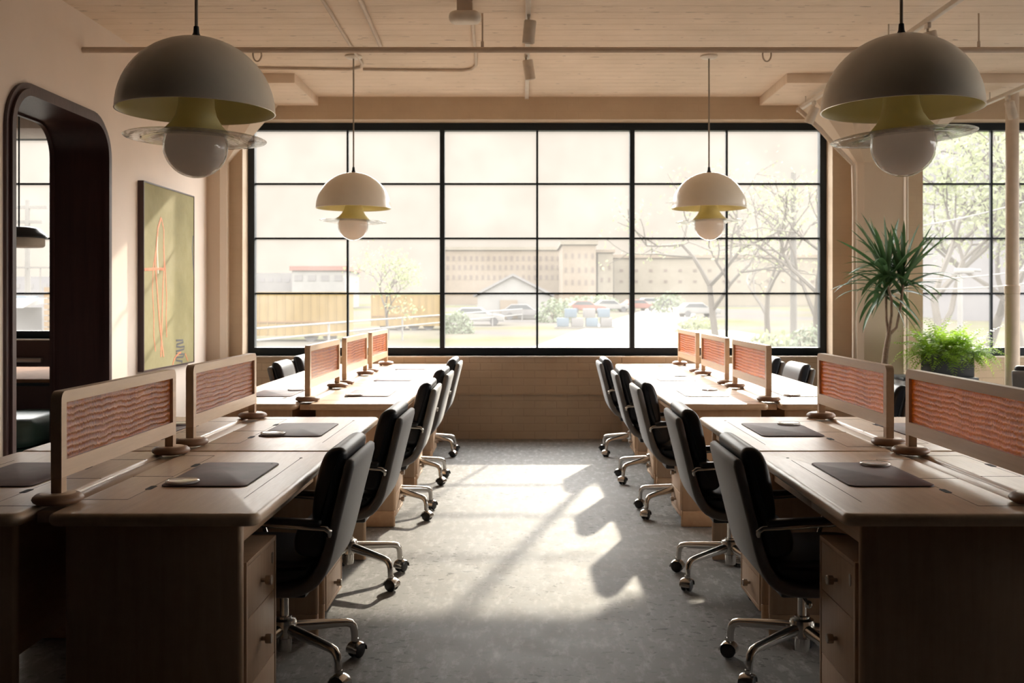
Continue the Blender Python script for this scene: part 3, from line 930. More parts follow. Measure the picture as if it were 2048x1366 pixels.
# ------------------------------------------------------------------ desk mats and coasters
mat_root = thing('desk_mat', '', 'desk mat')
MB().slab(-0.143, 0.143, -0.245, 0.245, 0.0008, 0.0045, 0.03, 0.001, 6, 2).build('leather_top', 'mat_leather', mat_root)
MB().slab(-0.1435, 0.1435, -0.2455, 0.2455, 0.0, 0.002, 0.03, 0.0004, 6, 1).build('underside', 'mat_edge', mat_root)
m = MB(); m.lathe([(0.0005, 0.0048), (0.005, 0.0048), (0.005, 0.0044)], 12, M=Matrix.Translation((0.118, 0.215, 0))); m.build('stamped_mark', 'mat_edge', mat_root)
co_root = thing('coaster', '', 'coaster')
MB().lathe([(0.001, 0.0), (0.052, 0.0), (0.056, 0.003), (0.056, 0.007), (0.053, 0.0095), (0.048, 0.0095)], 40).build('rim', 'coaster_glass', co_root, 60)
MB().lathe([(0.048, 0.0094), (0.046, 0.0085), (0.001, 0.0082)], 40).build('disc', 'coaster_white', co_root, 60)
firstm = firstc = True
for s in SLOTS:
    far_o = s['face'] == 'outer'
    sd = -1 if s['rz'] else 1
    mx = s['x'] + sd * (s['d'] / 2 - 0.156 - 0.143)
    my = s['yc'] + 0.055
    hid = far_o and (s['side'], s['o']) in (('right', 4), ('left', 1), ('left', 0), ('right', 0), ('right', 1))
    side_t = 'aisle' if not far_o else ('left wall' if s['side'] == 'left' else 'far')
    if not hid:
        lab = f'dark leather mat on the desk {whereis(s["o"])}, {side_t} side, {s["side"]} row'
        if firstm:
            o = mat_root; o.location = (mx, my, ZT + 0.0006); o.rotation_euler = (0, 0, s['rz']); o['label'] = lab; o['group'] = 'leather desk mats'; firstm = False
        else:
            o = dup(mat_root, (mx, my, ZT + 0.0006), s['rz'], lab, 'leather desk mats')
    show = (not far_o and not (s['side'] == 'left' and s['o'] in (0, 1))) or (far_o and (s['side'], s['o']) in (('left', 3), ('left', 2), ('right', 2)))
    if show:
        cx = mx - sd * 0.085
        cy = my - sd * 0.185
        lab = f'round pale coaster on the desk {whereis(s["o"])}, {side_t} side, {s["side"]} row'
        loc = (cx, cy, ZT + 0.0053)
        if firstc:
            o = co_root; o.location = loc; o['label'] = lab; o['group'] = 'round coasters'; firstc = False
        else:
            o = dup(co_root, loc, 0, lab, 'round coasters')

# ------------------------------------------------------------------ rolling pedestals
def make_pedestal():
    r = thing('drawer_pedestal', '', 'drawer unit')
    x0, x1, w, z0, z1, th = -0.50, 0.0, 0.185, 0.055, 0.580, 0.016
    m = MB()
    m.box(x0, -w, z0, x1, -w + th, z1, 0.003); m.box(x0, w - th, z0, x1, w, z1, 0.003)
    m.box(x0, -w + th, z1 - th, x1, w - th, z1, 0.002); m.box(x0, -w + th, z0, x1, w - th, z0 + th, 0.002)
    m.box(x0, -w + th, z0 + th, x0 + th, w - th, z1 - th)
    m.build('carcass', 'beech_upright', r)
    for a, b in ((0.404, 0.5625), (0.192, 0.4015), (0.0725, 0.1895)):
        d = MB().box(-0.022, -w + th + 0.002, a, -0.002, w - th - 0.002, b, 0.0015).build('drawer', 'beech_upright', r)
        zk = (a + b) / 2 - 0.005
        k = MB()
        T = Matrix.Translation((-0.002, 0, zk)) @ Matrix.Rotation(PI / 2, 4, 'Y')
        k.lathe([(0.007, 0.0), (0.007, 0.012), (0.0145, 0.013), (0.0155, 0.017), (0.0155, 0.030), (0.0135, 0.033), (0.001, 0.033)], 12, M=T)
        k.build('knob', 'knob_steel', d, 30)
    lk = MB(); lk.slab(-0.009, 0.009, -0.019, 0.019, 0, 0.0025, 0.008, 0.001, 5, 1, M=Matrix.Translation((-0.002, 0.135, 0.515)) @ Matrix.Rotation(PI / 2, 4, 'Y') @ Matrix.Rotation(PI / 2, 4, 'Z'))
    lk.v = [(v[0], v[1], v[2]) for v in lk.v]
    lk.build('lock', 'knob_steel', r)
    for a in (-0.45, -0.05):
        for b in (-0.15, 0.15):
            c = MB(); c.cyl((a, b - 0.014, 0.026), (a, b + 0.014, 0.026), 0.026, 14); c.box(a - 0.02, b - 0.018, 0.03, a + 0.02, b + 0.018, 0.0548)
            c.build('caster', 'black_plastic', r)
    return r
ped = make_pedestal()
first = True
for s in SLOTS:
    if s['face'] != 'aisle':
        continue
    sd = -1 if s['rz'] else 1
    x = s['edge'] - sd * 0.064
    y = s['yc'] - s['L'] / 2 + 0.095 + 0.185 + 0.015
    lab = f'beech three-drawer pedestal under the desk {whereis(s["o"])}, aisle side, {s["side"]} row'
    if first:
        o = ped; o.location = (x, y, 0); o.rotation_euler = (0, 0, s['rz']); o['label'] = lab; o['group'] = 'rolling drawer pedestals'; first = False
    else:
        dup(ped, (x, y, 0), s['rz'], lab, 'rolling drawer pedestals')

# ------------------------------------------------------------------ office chairs (face -x)
def make_chair():
    r = thing('office_chair', '', 'chair')
    def smooth(poly, it=1):
        for _ in range(it):
            q = []
            for i in range(len(poly)):
                a, b = Vector(poly[i]), Vector(poly[(i + 1) % len(poly)])
                q += [tuple(a.lerp(b, 0.25)), tuple(a.lerp(b, 0.75))]
            poly = q
        return poly
    shell = [(0.302, 0.812), (0.284, 0.740), (0.256, 0.630), (0.230, 0.520), (0.208, 0.440), (0.170, 0.378), (0.115, 0.348), (0.05, 0.340), (-0.10, 0.346), (-0.21, 0.366), (-0.230, 0.386),
             (-0.20, 0.398), (-0.10, 0.380), (0.04, 0.374), (0.105, 0.384), (0.145, 0.410), (0.172, 0.460), (0.196, 0.530), (0.224, 0.640), (0.250, 0.750), (0.264, 0.812), (0.282, 0.826)]
    shell = smooth(list(reversed(shell)))
    MB().extr(shell, -0.238, 0.238, 0.012, 'y').build('shell', 'shell_fabric', r, 60)
    cush = [(-0.245, 0.412), (-0.243, 0.450), (-0.215, 0.474), (-0.06, 0.474), (0.07, 0.464), (0.150, 0.468), (0.158, 0.440), (0.118, 0.400), (0.05, 0.386), (-0.10, 0.392), (-0.205, 0.404)]
    MB().extr(smooth(list(reversed(cush)), 2) if False else smooth(cush, 2)[::-1], -0.226, 0.226, 0.028, 'y', 5).build('seat_cushion', 'black_leather', r, 70)
    xb = lambda z: 0.196 + 0.252 * (z - 0.53)
    up = [(xb(0.585) - 0.012, 0.590), (xb(0.70) - 0.004, 0.70), (xb(0.80) - 0.004, 0.80), (xb(0.83) + 0.0, 0.845), (xb(0.84) - 0.030, 0.864), (xb(0.82) - 0.070, 0.850), (xb(0.79) - 0.088, 0.800), (xb(0.70) - 0.086, 0.700), (xb(0.62) - 0.075, 0.610), (xb(0.59) - 0.040, 0.582)]
    MB().extr(smooth(up, 2) , -0.226, 0.226, 0.026, 'y', 5).build('upper_back_pad', 'black_leather', r, 70)
    lo = [(xb(0.48) + 0.0, 0.480), (xb(0.57) - 0.004, 0.570), (xb(0.585) - 0.02, 0.605), (xb(0.59) - 0.085, 0.610), (xb(0.56) - 0.112, 0.575), (xb(0.52) - 0.112, 0.530), (xb(0.48) - 0.095, 0.490), (xb(0.47) - 0.05, 0.474)]
    MB().extr(smooth(lo, 2), -0.222, 0.222, 0.026, 'y', 5).build('lower_back_pad', 'black_leather', r, 70)
    for s in (-1, 1):
        y = s * 0.252
        a = MB()
        a.tube([(0.212, s * 0.236, 0.560), (0.215, y, 0.578), (0.20, y, 0.588), (0.10, y, 0.594), (-0.05, y, 0.606), (-0.12, y, 0.604), (-0.15, y, 0.585), (-0.155, y, 0.54), (-0.13, y, 0.45), (-0.11, s * 0.235, 0.40), (-0.10, s * 0.2, 0.36)], 0.0105, 10)
        ar = a.build('armrest', 'chrome', r, 60)
        MB().slab(-0.115, 0.19, y - 0.019, y + 0.019, 0.0, 0.020, 0.018, 0.009, 5, 3, M=Matrix.Translation((0, 0, 0.606)) @ Matrix.Rotation(0.035, 4, 'Y')).build('arm_pad', 'black_plastic', ar, 60)
    MB().box(-0.11, -0.09, 0.300, 0.10, 0.09, 0.345, 0.012).build('tilt_mechanism', 'black_plastic', r)
    m = MB(); m.cyl((0.03, 0.09, 0.322), (0.03, 0.19, 0.312), 0.006, 8); m.sphere((0.03, 0.195, 0.311), 0.014, 12, 8); m.build('tilt_lever', 'chrome', r)
    MB().lathe([(0.001, 0.305), (0.016, 0.305), (0.016, 0.215), (0.027, 0.213), (0.027, 0.10), (0.024, 0.085), (0.001, 0.085)], 24).build('gas_column', 'chrome', r, 50)
    MB().lathe([(0.028, 0.205), (0.042, 0.200), (0.046, 0.185), (0.044, 0.140), (0.028, 0.132)], 24).build('base_hub', 'chrome', r, 50)
    for k in range(5):
        a = math.radians(36 + 72 * k)
        R = Matrix.Rotation(a, 4, 'Z')
        path = [(0.030, 0, 0.168), (0.12, 0, 0.158), (0.20, 0, 0.149), (0.245, 0, 0.143), (0.266, 0, 0.137), (0.279, 0, 0.122), (0.284, 0, 0.10), (0.285, 0, 0.066)]
        lg = MB().tube(path, [0.021, 0.019, 0.0165, 0.0155, 0.0155, 0.0145, 0.0135, 0.013], 12, M=R, flat=1.05).build('leg', 'chrome', r, 60)
        spin = Matrix.Translation(R @ Vector((0.292, 0, 0))) @ Matrix.Rotation(a + 0.5 * math.sin(3 * k + 1), 4, 'Z')
        w = MB()
        for q in (-1, 1):
            T = spin @ Matrix.Translation((0, q * 0.013, 0.030)) @ Matrix.Rotation(PI / 2, 4, 'X')
            w.lathe([(0.001, -0.010), (0.022, -0.010), (0.028, -0.007), (0.030, 0.0), (0.028, 0.007), (0.022, 0.010), (0.001, 0.010)], 18, M=T)
        w.build('caster', 'black_plastic', lg, 50)
        hd = MB()
        hood = []
        for i in range(9):
            th = math.radians(-10 + 200 * i / 8)
            hood.append([spin @ Vector((0.0335 * math.cos(th) * math.cos(b) if False else 0.034 * math.cos(th), 0.026 * math.sin(b), 0.031 + 0.034 * math.sin(th) * (0.75 + 0.25 * math.cos(b)))) for b in [-1.35 + 2.7 * j / 6 for j in range(7)]])
        hd.loft(hood, False, False, closed=False)
        hd.tube([spin @ Vector((0, 0, 0.058)), spin @ Vector((0, 0, 0.075))], 0.012, 10)
        hd.build('caster_hood', 'chrome', lg, 60)
    return r
chair = make_chair()
first = True
def put_chair(x, y, rz, label):
    global first
    if first:
        chair.location = (x, y, 0); chair.rotation_euler = (0, 0, rz); chair['label'] = label; chair['group'] = 'black office chairs'; first = False
    else:
        dup(chair, (x, y, 0), rz, label, 'black office chairs')
CL = {4: (-0.878, 3.76), 3: (-0.855, 5.00), 2: (-0.835, 6.53), 1: (-0.842, 7.75), 0: (-0.850, 9.10)}
CR = {4: (1.022, 3.76), 3: (1.008, 4.99), 2: (0.999, 6.57), 1: (0.976, 7.78), 0: (0.956, 9.12)}
for i in (4, 3, 2, 1, 0):
    put_chair(*CL[i], rnd.uniform(-0.02, 0.02), f'black office chair {whereis(i)}, aisle side of the left row')
for i in (4, 3, 2, 1, 0):
    put_chair(*CR[i], PI + rnd.uniform(-0.02, 0.02), f'black office chair {whereis(i)}, aisle side of the right row')
put_chair(-1.83, 9.55, PI, 'office chair at the window end on the left wall side of the left row')
put_chair(-1.80, 8.62, PI, 'office chair second from the window on the left wall side of the left row')
put_chair(2.02, 9.30, 0.0, 'office chair at the window end on the far side of the right row')
put_chair(2.01, 8.35, 0.05, 'office chair second from the window on the far side of the right row')
put_chair(2.03, 6.33, 0.0, 'office chair on the far side of the right row, mostly hidden behind a screen')
put_chair(4.15, 8.05, -2.2, 'black office chair alone at the right, in front of the cream post')

# ------------------------------------------------------------------ booth beyond the opening
r = thing('booth_table', 'table with a brown wooden top beyond the rounded opening', 'table', (-4.55, 8.85, 0))
MB().slab(-0.95, 0.95, -0.75, 0.75, 0.715, 0.745, 0.12, 0.006, 8, 3).build('tabletop', 'table_wood', r, 50)
MB().slab(-0.95, 0.95, -0.75, 0.75, 0.690, 0.7145, 0.12, 0.006, 8, 3).build('top_edge', 'black_steel', r, 50)
MB().cyl((0, 0, 0.03), (0, 0, 0.69), 0.05, 20).build('pedestal', 'black_steel', r)
MB().lathe([(0.001, 0.03), (0.06, 0.03), (0.28, 0.012), (0.30, 0.0), (0.001, 0.0)], 32).build('base', 'black_steel', r)
r = thing('upholstered_bench', 'rounded dark green leather bench beyond the rounded opening', 'bench', (-3.72, 7.68, 0))
m = MB(); m.slab(-0.26, 0.20, -0.42, 0.38, 0.305, 0.52, 0.17, 0.075, 8, 6); m.build('seat_cushion', 'green_leather', r, 60)
m = MB(); m.slab(-0.255, 0.195, -0.415, 0.375, 0.03, 0.304, 0.17, 0.05, 8, 5); m.build('base', 'green_leather', r, 60)
r = thing('booth_pendant', 'black domed pendant lamp seen through the rounded opening', 'lamp', (P(38, 478, 8.6).x, 8.6, P(38, 478, 8.6).z))
MB().lathe([(0.02, 0.105), (0.12, 0.100), (0.165, 0.085), (0.19, 0.055), (0.215, 0.035), (0.225, 0.015), (0.215, 0.005)], 48).build('shade', 'pendant_black', r, 60)
MB().lathe([(0.200, 0.006), (0.200, -0.055), (0.185, -0.068), (0.001, -0.070)], 48).build('diffuser', 'pendant_cream', r, 60)
MB().cyl((0, 0, 0.10), (0, 0, ZC - P(38, 478, 8.6).z), 0.007, 8).build('cord', 'pendant_black', r)
r = thing('vent_grille', 'dark vent grille high in the booth beyond the opening', 'vent', (-4.9, 9.34, 3.12))
MB().box(-0.7, 0, 0, 0.6, 0.02, 0.2).build('backing', 'wall_brown', r, 0)
m = MB()
for k in range(26):
    m.box(-0.7 + k * 0.052, -0.012, 0, -0.69 + k * 0.052, 0, 0.2)
for k in range(5):
    m.box(-0.7, -0.010, 0.002 + k * 0.047, 0.61, -0.002, 0.010 + k * 0.047)
m.build('grille', 'credenza_grey', r, 0)
r = MB(); r.box(-5.0, 10.02, 0.76, -4.72, 10.08, 0.80, 0.006)
tag(r.build('outlet_box', 'knob_steel'), 'small metal box on the dark panel behind the booth table', 'outlet')

# ------------------------------------------------------------------ plants at the column
r = thing('credenza', 'grey slatted credenza with a dark top under the planters', 'cabinet', (3.76, 9.42, 0))
MB().box(-0.34, -0.2, 0.0, 0.32, 0.2, 0.645).build('body', 'credenza_grey', r, 0)
m = MB()
for k in range(22):
    m.box(-0.338 + k * 0.030, -0.212, 0.05, -0.320 + k * 0.030, -0.2, 0.64)
m.build('slatted_front', 'credenza_grey', r, 0)
MB().box(-0.35, -0.22, 0.645, 0.33, 0.21, 0.672, 0.004).build('top', 'planter_black', r)

def blade(m, base, d, L, w, droop, n=7, roll=0.0):
    d = d.normalized()
    side = d.cross(Vector((0, 0, 1)))
    if side.length < 0.1: side = Vector((1, 0, 0))
    side.normalize()
    nrm = side.cross(d)
    side = side * math.cos(roll) + nrm * math.sin(roll)
    pts = []
    p = base.copy(); dd = d.copy()
    for i in range(n + 1):
        tt = i / n
        ww = w * (0.55 + 1.1 * tt) * (1 - tt) ** 0.7 if tt < 1 else 0.0005
        ww = max(0.0006, min(ww, w))
        pts.append((p.copy(), ww))
        dd = (dd + Vector((0, 0, -droop * (0.3 + tt) / n))).normalized()
        p += dd * L / n
    o = len(m.v)
    for q, ww in pts:
        up = side.cross(dd) * ww * 0.35
        m.v += [tuple(q - side * ww + up), tuple(q), tuple(q + side * ww + up)]
    for i in range(n):
        a = o + i * 3
        m.f += [(a, a + 1, a + 4, a + 3), (a + 1, a + 2, a + 5, a + 4)]

r = thing('potted_dracaena', 'tall spiky green plant on bare stems in front of the column', 'plant', (3.38, 9.45, 0))
MB().lathe([(0.001, 0.0), (0.12, 0.0), (0.135, 0.02), (0.155, 0.34), (0.16, 0.36), (0.145, 0.36), (0.14, 0.32), (0.001, 0.32)], 32, M=Matrix.Translation((-0.165, 0.03, 0))).build('pot', 'planter_black', r, 50)
MB().lathe([(0.001, 0.322), (0.139, 0.322)], 24, M=Matrix.Translation((-0.165, 0.03, 0))).build('soil', 'soil', r)
def off(px, py):
    q = P(px, py, 9.45); return Vector((q.x - 3.38, 0, q.z))
MB().tube([(-0.14, 0.03, 0.30), (-0.09, 0.02, 0.50), off(1768, 735) * 1.0, off(1772, 700), off(1778, 668)], [0.032, 0.030, 0.028, 0.026, 0.024], 10).build('trunk', 'bark', r)
heads = []
for pts, dy in (([(1777, 668), (1774, 640), (1775, 615), (1776, 590)], 0.05), ([(1778, 668), (1781, 630), (1779, 600), (1768, 565)], -0.08), ([(1780, 668), (1793, 655), (1802, 610), (1806, 570)], 0.0)):
    q = [off(*a) + Vector((0, dy * k / 3, 0)) for k, a in enumerate(pts)]
    MB().tube(q, [0.017, 0.013, 0.012, 0.013], 8).build('stem', 'bark', r)
    heads.append(q[-1])
rr = random.Random(3)
for hi, (hd, dirx) in enumerate(((heads[0], -0.1), (heads[1], -0.3), (heads[2], 0.35))):
    m = MB()
    for k in range(34):
        az = rr.uniform(0, 2 * PI); el = math.radians(rr.choice([75, 65, 55, 40, 25, 5, -20]) + rr.uniform(-10, 10))
        yv = math.sin(az) * math.cos(el)
        d = Vector((math.cos(az) * math.cos(el) + dirx * 0.3, yv * 0.35 if yv > 0 else yv * 0.7, math.sin(el)))
        L = rr.uniform(0.42, 0.64) * (1.0 if el > 0.5 else 0.85)
        blade(m, hd + Vector((0, 0, rr.uniform(-0.03, 0.15))), d, L, rr.uniform(0.024, 0.036), rr.uniform(0.15, 0.7) if el > 0.7 else rr.uniform(0.6, 1.8), 8, rr.uniform(-0.6, 0.6))
    m.build('foliage', 'dracaena_leaf', r, 80)

r = thing('fern_planter', 'bright green fern spilling over a black planter under the right-hand window', 'plant', (3.90, 9.42, 0.672))
MB().box(-0.20, -0.13, 0.0, 0.19, 0.13, 0.21, 0.008).build('planter', 'planter_black', r)
MB().box(-0.185, -0.115, 0.21, 0.175, 0.115, 0.214).build('soil', 'soil', r, 0)
rr = random.Random(5)
def frond(m, base, d, L, droop, lw):
    p = base.copy(); dd = d.normalized(); n = 16
    for i in range(n):
        tt = i / n
        dd = (dd + Vector((0, 0, -droop * (0.2 + tt) / n))).normalized()
        p += dd * L / n
        sd = dd.cross(Vector((0, 0, 1))); sd = sd.normalized() if sd.length > 0.05 else Vector((1, 0, 0))
        w = lw * math.sin(PI * min(1, tt * 0.85 + 0.15)) + 0.004
        for q in (-1, 1):
            o = len(m.v); a = p; b = p + sd * q * w + dd * w * 0.3 + Vector((0, 0, -w * rr.uniform(0.0, 0.5))); c = p + dd * L / n * 0.85
            mid = (a + b) / 2 + dd * w * 0.22
            m.v += [tuple(a), tuple(mid - dd * w * 0.30), tuple(b), tuple(mid)]
            m.f += [(o, o + 1, o + 2, o + 3)]
m = MB()
for k in range(340):
    az = rr.uniform(0, 2 * PI)
    b = Vector((rr.uniform(-0.20, 0.19), rr.uniform(-0.12, 0.10), 0.20))
    el = rr.uniform(0.1, 1.25)
    d = Vector((math.cos(az) * math.cos(el) * 1.2, math.sin(az) * math.cos(el) * 0.8, math.sin(el)))
    frond(m, b, d, rr.uniform(0.24, 0.46), rr.uniform(1.2, 4.0), rr.uniform(0.034, 0.054))
frond(m, Vector((0.12, 0, 0.21)), Vector((0.9, 0, 0.75)), 0.50, 0.5, 0.05)
for k in range(14):
    frond(m, Vector((rr.uniform(0.10, 0.18), -0.10, 0.22)), Vector((rr.uniform(0.3, 0.9), -0.5, 0.3)), rr.uniform(0.25, 0.42), 4.5, 0.022)
m.build('fern_fronds', 'fern_leaf', r, 80)

# ------------------------------------------------------------------ outdoors
def gz(Y):
    return -2.0 + 0.0155 * Y
m = MB(); m.add([(-160, 13, gz(13)), (160, 13, gz(13)), (400, 420, gz(420)), (-400, 420, gz(420))], [(0, 1, 2, 3)])
structure(m.build('ground', 'ext_ground', smooth=0))
def gp(px, Y, dz=0.0):
    return Vector(((px - VX) * Y / FPX, Y, gz(Y) + dz))
def ground_y(py):
    """depth where the sloping ground appears at that row of the photograph"""
    return (HC + 2.0) / ((py - VY) / FPX + 0.0155)
# road
m = MB()
prev = []
for px, py, w in ((1190, 700, 7), (1240, 668, 7), (1290, 645, 7), (1330, 628, 7), (1352, 615, 7), (1360, 607, 7)):
    Y = ground_y(py); c = gp(px, Y, 0.04)
    prev.append([c + Vector((-w / 2, 0, 0)), c + Vector((w / 2, 0, 0))])
m.loft(prev, False, False, closed=False)
structure(m.build('road', 'ext_road', smooth=0))

def ext_box(root, name, mat, px0, px1, py0, py1, Y, dep):
    a, b = P(px0, py1, Y), P(px1, py0, Y)
    return MB().box(a.x, Y, min(a.z, b.z), b.x, Y + dep, max(a.z, b.z)).build(name, mat, root, 0)
# trailers
def trailer(label, px0, px1, py0, py1, Y):
    r = thing('freight_trailer', label, 'trailer', (0, 0, 0), 0, 'orange freight trailers outside')
    ext_box(r, 'cargo_box', 'ext_orange', px0, px1, py0, py1, Y, 2.6)
    a, b = P(px0, py1, Y), P(px1, py0, Y)
    m = MB(); n = int((b.x - a.x) / 0.5)
    for k in range(n + 1):
        m.box(a.x + k * 0.5, Y - 0.05, a.z + 0.05, a.x + k * 0.5 + 0.06, Y, b.z - 0.05)
    m.build('side_ribs', 'ext_orange', r, 0)
    MB().box(a.x, Y - 0.06, a.z + (b.z - a.z) * 0.30, b.x, Y, a.z + (b.z - a.z) * 0.34).build('side_stripe', 'ext_orange_dark', r, 0)
    MB().box(a.x + 0.3, Y + 0.3, gz(Y) + 0.35, b.x - 0.3, Y + 2.3, a.z).build('chassis', 'ext_dark', r, 0)
    for x in (a.x + 1.0, a.x + 2.1, b.x - 2.1, b.x - 1.0):
        MB().cyl((x, Y + 0.2, gz(Y) + 0.4), (x, Y + 0.5, gz(Y) + 0.4), 0.42, 14).build('wheel', 'ext_dark', r)
trailer('long orange freight trailer outside at the left end of the main window', 380, 692, 584, 672, 60)
trailer('shorter orange trailer outside behind the end of the long one', 742, 884, 590, 652, 75)
# buildings
def building(label, name, mat, px0, px1, py0, Y, dep, rows=(), cols=0, ww=5, wh=8, wmat='ext_window', roof=None):
    r = thing(name, label, 'building')
    a, b = P(px0, py0, Y), P(px1, py0, Y)
    z0 = gz(Y) - 0.3
    MB().box(a.x, Y, z0, b.x, Y + dep, a.z).build('wall', mat, r, 0)
    for py in rows:
        for k in range(cols):
            px = px0 + (px1 - px0) * (k + 0.5) / cols
            u, v = P(px - ww / 2, py + wh / 2, Y), P(px + ww / 2, py - wh / 2, Y)
            m = MB(); m.box(u.x, Y - 0.06, u.z, v.x, Y + 0.05, v.z); m.build('window', wmat, r, 0)
    if roof:
        MB().box(a.x - 0.3, Y - 0.3, a.z, b.x + 0.3, Y + dep + 0.3, a.z + roof[1]).build('roof', roof[0], r, 0)
    return r
building('long beige institutional building with rows of windows, far outside', 'institution_building', 'ext_beige', 890, 1122, 500, 170, 20, (517, 535, 555), 20, 5, 9, roof=('ext_cream', 0.5))
building('beige block with a tall stair tower, right of the long institutional building', 'tower_block', 'ext_beige', 1125, 1192, 489, 150, 16, (512, 540, 565), 5, 5, 10, roof=('ext_cream', 0.5))
building('lower beige wing stepping down right of the tower block', 'low_wing_building', 'ext_cream', 1196, 1226, 505, 152, 7, (535, 560), 2, 5, 9, roof=('ext_beige', 0.4))
building('long low cream building behind the bare trees', 'low_cream_building', 'ext_cream', 1228, 1640, 516, 160, 18, (541, 563), 14, 7, 5, roof=('ext_beige', 0.5))
building('low building with a red roof band, outside at the left', 'red_trim_building', 'ext_white', 584, 690, 541, 140, 12, (556,), 4, 16, 12, 'ext_grey', roof=('ext_red', 0.6))
building('pale grey building at the far left of the main window', 'grey_building', 'ext_grey', 500, 584, 546, 150, 12, (560,), 5, 8, 8, 'ext_lilac')
building('tall pale grey building beyond the right-hand window', 'grey_tower_building', 'ext_lilac', 1925, 2300, 285, 95, 20, (310, 345, 380, 415, 450), 9, 20, 16, 'ext_grey')
building('low brick-red row of buildings far beyond the booth window', 'brick_row_building', 'ext_lilac', -60, 130, 553, 120, 12, (572,), 7, 9, 9, 'ext_grey')
# gabled shed
r = thing('gabled_shed', 'white gabled shed in front of the long beige building', 'building')
Y = 100
a, b, c = P(955, 592, Y), P(1100, 592, Y), P(1026, 553, Y)
m = MB(); z0 = gz(Y) - 0.2
m.extr([(a.x, z0), (b.x, z0), (b.x, b.z), (c.x, c.z), (a.x, a.z)], Y, Y + 14, axis='y'); m.build('wall', 'ext_white', r, 0)
m = MB(); m.extr([(a.x - 0.4, a.z - 0.1), (c.x, c.z + 0.05), (b.x + 0.4, b.z - 0.1), (b.x + 0.4, b.z + 0.15), (c.x, c.z + 0.3), (a.x - 0.4, a.z + 0.15)], Y - 0.3, Y + 14.3, axis='y'); m.build('roof', 'ext_grey', r, 0)
ext_box(r, 'door', 'ext_beige', 1000, 1035, 600, 640, Y - 0.1, 0.2)
# bare trees
def tree(label, px, Y, H, seed, leafy=0.0, spread=0.5, group='trees outside'):
    rr = random.Random(seed)
    base = gp(px, Y, -0.1)
    r = thing('tree', label, 'tree', base, 0, group)
    trunk, limbs, leaves = MB(), MB(), MB()
    def grow(p, d, L, rad, lvl, mb):
        n = 3
        pts = [p.copy()]; q = p.copy(); dd = d.copy()
        for i in range(n):
            dd = (dd + Vector((rr.gauss(0, 0.16), rr.gauss(0, 0.16), 0.05))).normalized()
            q = q + dd * L / n; pts.append(q.copy())
        mb.tube(pts, [rad, rad * 0.88, rad * 0.76, rad * 0.64], 5 if lvl else 8)
        if lvl >= 2 and leafy:
            for k in range(int(leafy * (6 if lvl > 2 else 3))):
                c = q + Vector((rr.gauss(0, 0.35), rr.gauss(0, 0.35), rr.gauss(0, 0.3)))
                s_ = rr.uniform(0.06, 0.14); u = Vector((rr.gauss(0, 1), rr.gauss(0, 1), rr.gauss(0, 1))).normalized(); w_ = u.orthogonal().normalized()
                o = len(leaves.v); leaves.v += [tuple(c - u * s_), tuple(c + w_ * s_ * 0.6), tuple(c + u * s_), tuple(c - w_ * s_ * 0.6)]; leaves.f.append((o, o + 1, o + 2, o + 3))
        if lvl >= 4: return
        for k in range(3 if lvl < 3 else 2):
            az = rr.uniform(0, 2 * PI); tilt = rr.uniform(0.3, 0.85) * (0.6 + spread)
            o_ = dd.orthogonal().normalized(); s2 = dd.cross(o_)
            nd = (dd * math.cos(tilt) + (o_ * math.cos(az) + s2 * math.sin(az)) * math.sin(tilt)).normalized()
            st = pts[2] if k == 2 else q
            grow(st, nd, L * rr.uniform(0.62, 0.85), rad * 0.58, lvl + 1, limbs)
    grow(Vector((0, 0, 0)), Vector((rr.gauss(0, 0.05), 0, 1)).normalized(), H * 0.36, H * 0.020, 0, trunk)
    trunk.build('trunk', 'ext_trunk', r, 60); limbs.build('branches', 'ext_trunk', r, 60)
    if leaves.f: leaves.build('leaves', 'tree_leaf', r, 0)
tree('hazy budding tree above the shorter orange trailer', 775, 62, 5.6, 11, 1.5)
tree('bare spreading tree behind the far right pendant lamp', 1432, 46, 9.5, 12, 1.0, 0.9)
tree('bare tree left of the utility pole', 1525, 48, 8.5, 13, 0.8)
tree('bare tree at the right end of the main window', 1622, 44, 8.8, 14, 1.0)
tree('fresh green tree at the left of the right-hand window', 1885, 30, 8.5, 15, 6.0)
tree('fresh green tree beyond the lamp post in the right-hand window', 1965, 36, 10.0, 16, 5.0)
tree('fresh green tree past the cream post at the right edge', 2060, 33, 8.5, 17, 5.0)
def bush(label, px, Y, w, h, seed, mat='bush_leaf', name='bush'):
    rr = random.Random(seed)
    r = thing(name, label, 'bush', gp(px, Y), 0, 'bushes outside')
    m = MB()
    for k in range(500):
        u = Vector((rr.gauss(0, 1), rr.gauss(0, 1), abs(rr.gauss(0, 1)))).normalized() * rr.uniform(0.6, 1.0)
        c = Vector((u.x * w / 2, u.y * w / 3, u.z * h)); s_ = rr.uniform(0.05, 0.12) * (w / 3 + 0.6)
        d = Vector((rr.gauss(0, 1), rr.gauss(0, 1), rr.gauss(0, 1))).normalized(); e_ = d.orthogonal().normalized()
        o = len(m.v); m.v += [tuple(c - d * s_), tuple(c + e_ * s_ * 0.7), tuple(c + d * s_), tuple(c - e_ * s_ * 0.7)]; m.f.append((o, o + 1, o + 2, o + 3))
    m.build('foliage', mat, r, 0)
    m = MB()
    for k in range(5):
        m.tube([(rr.uniform(-w, w) * 0.1, 0, -0.1), (rr.uniform(-w, w) * 0.3, 0, h * 0.7)], 0.03, 5)
    m.build('stems', 'ext_trunk', r)
bush('round green bush in front of the long low cream building', 1338, 120, 4.5, 2.6, 1)
bush('small yellow-green bush right of the stair tower', 1205, 130, 5.0, 2.0, 2)
bush('green bush beside the shed, left of it', 915, 70, 2.4, 1.6, 3)
bush('green bush right of the white gabled shed', 1112, 90, 4.0, 2.2, 4)
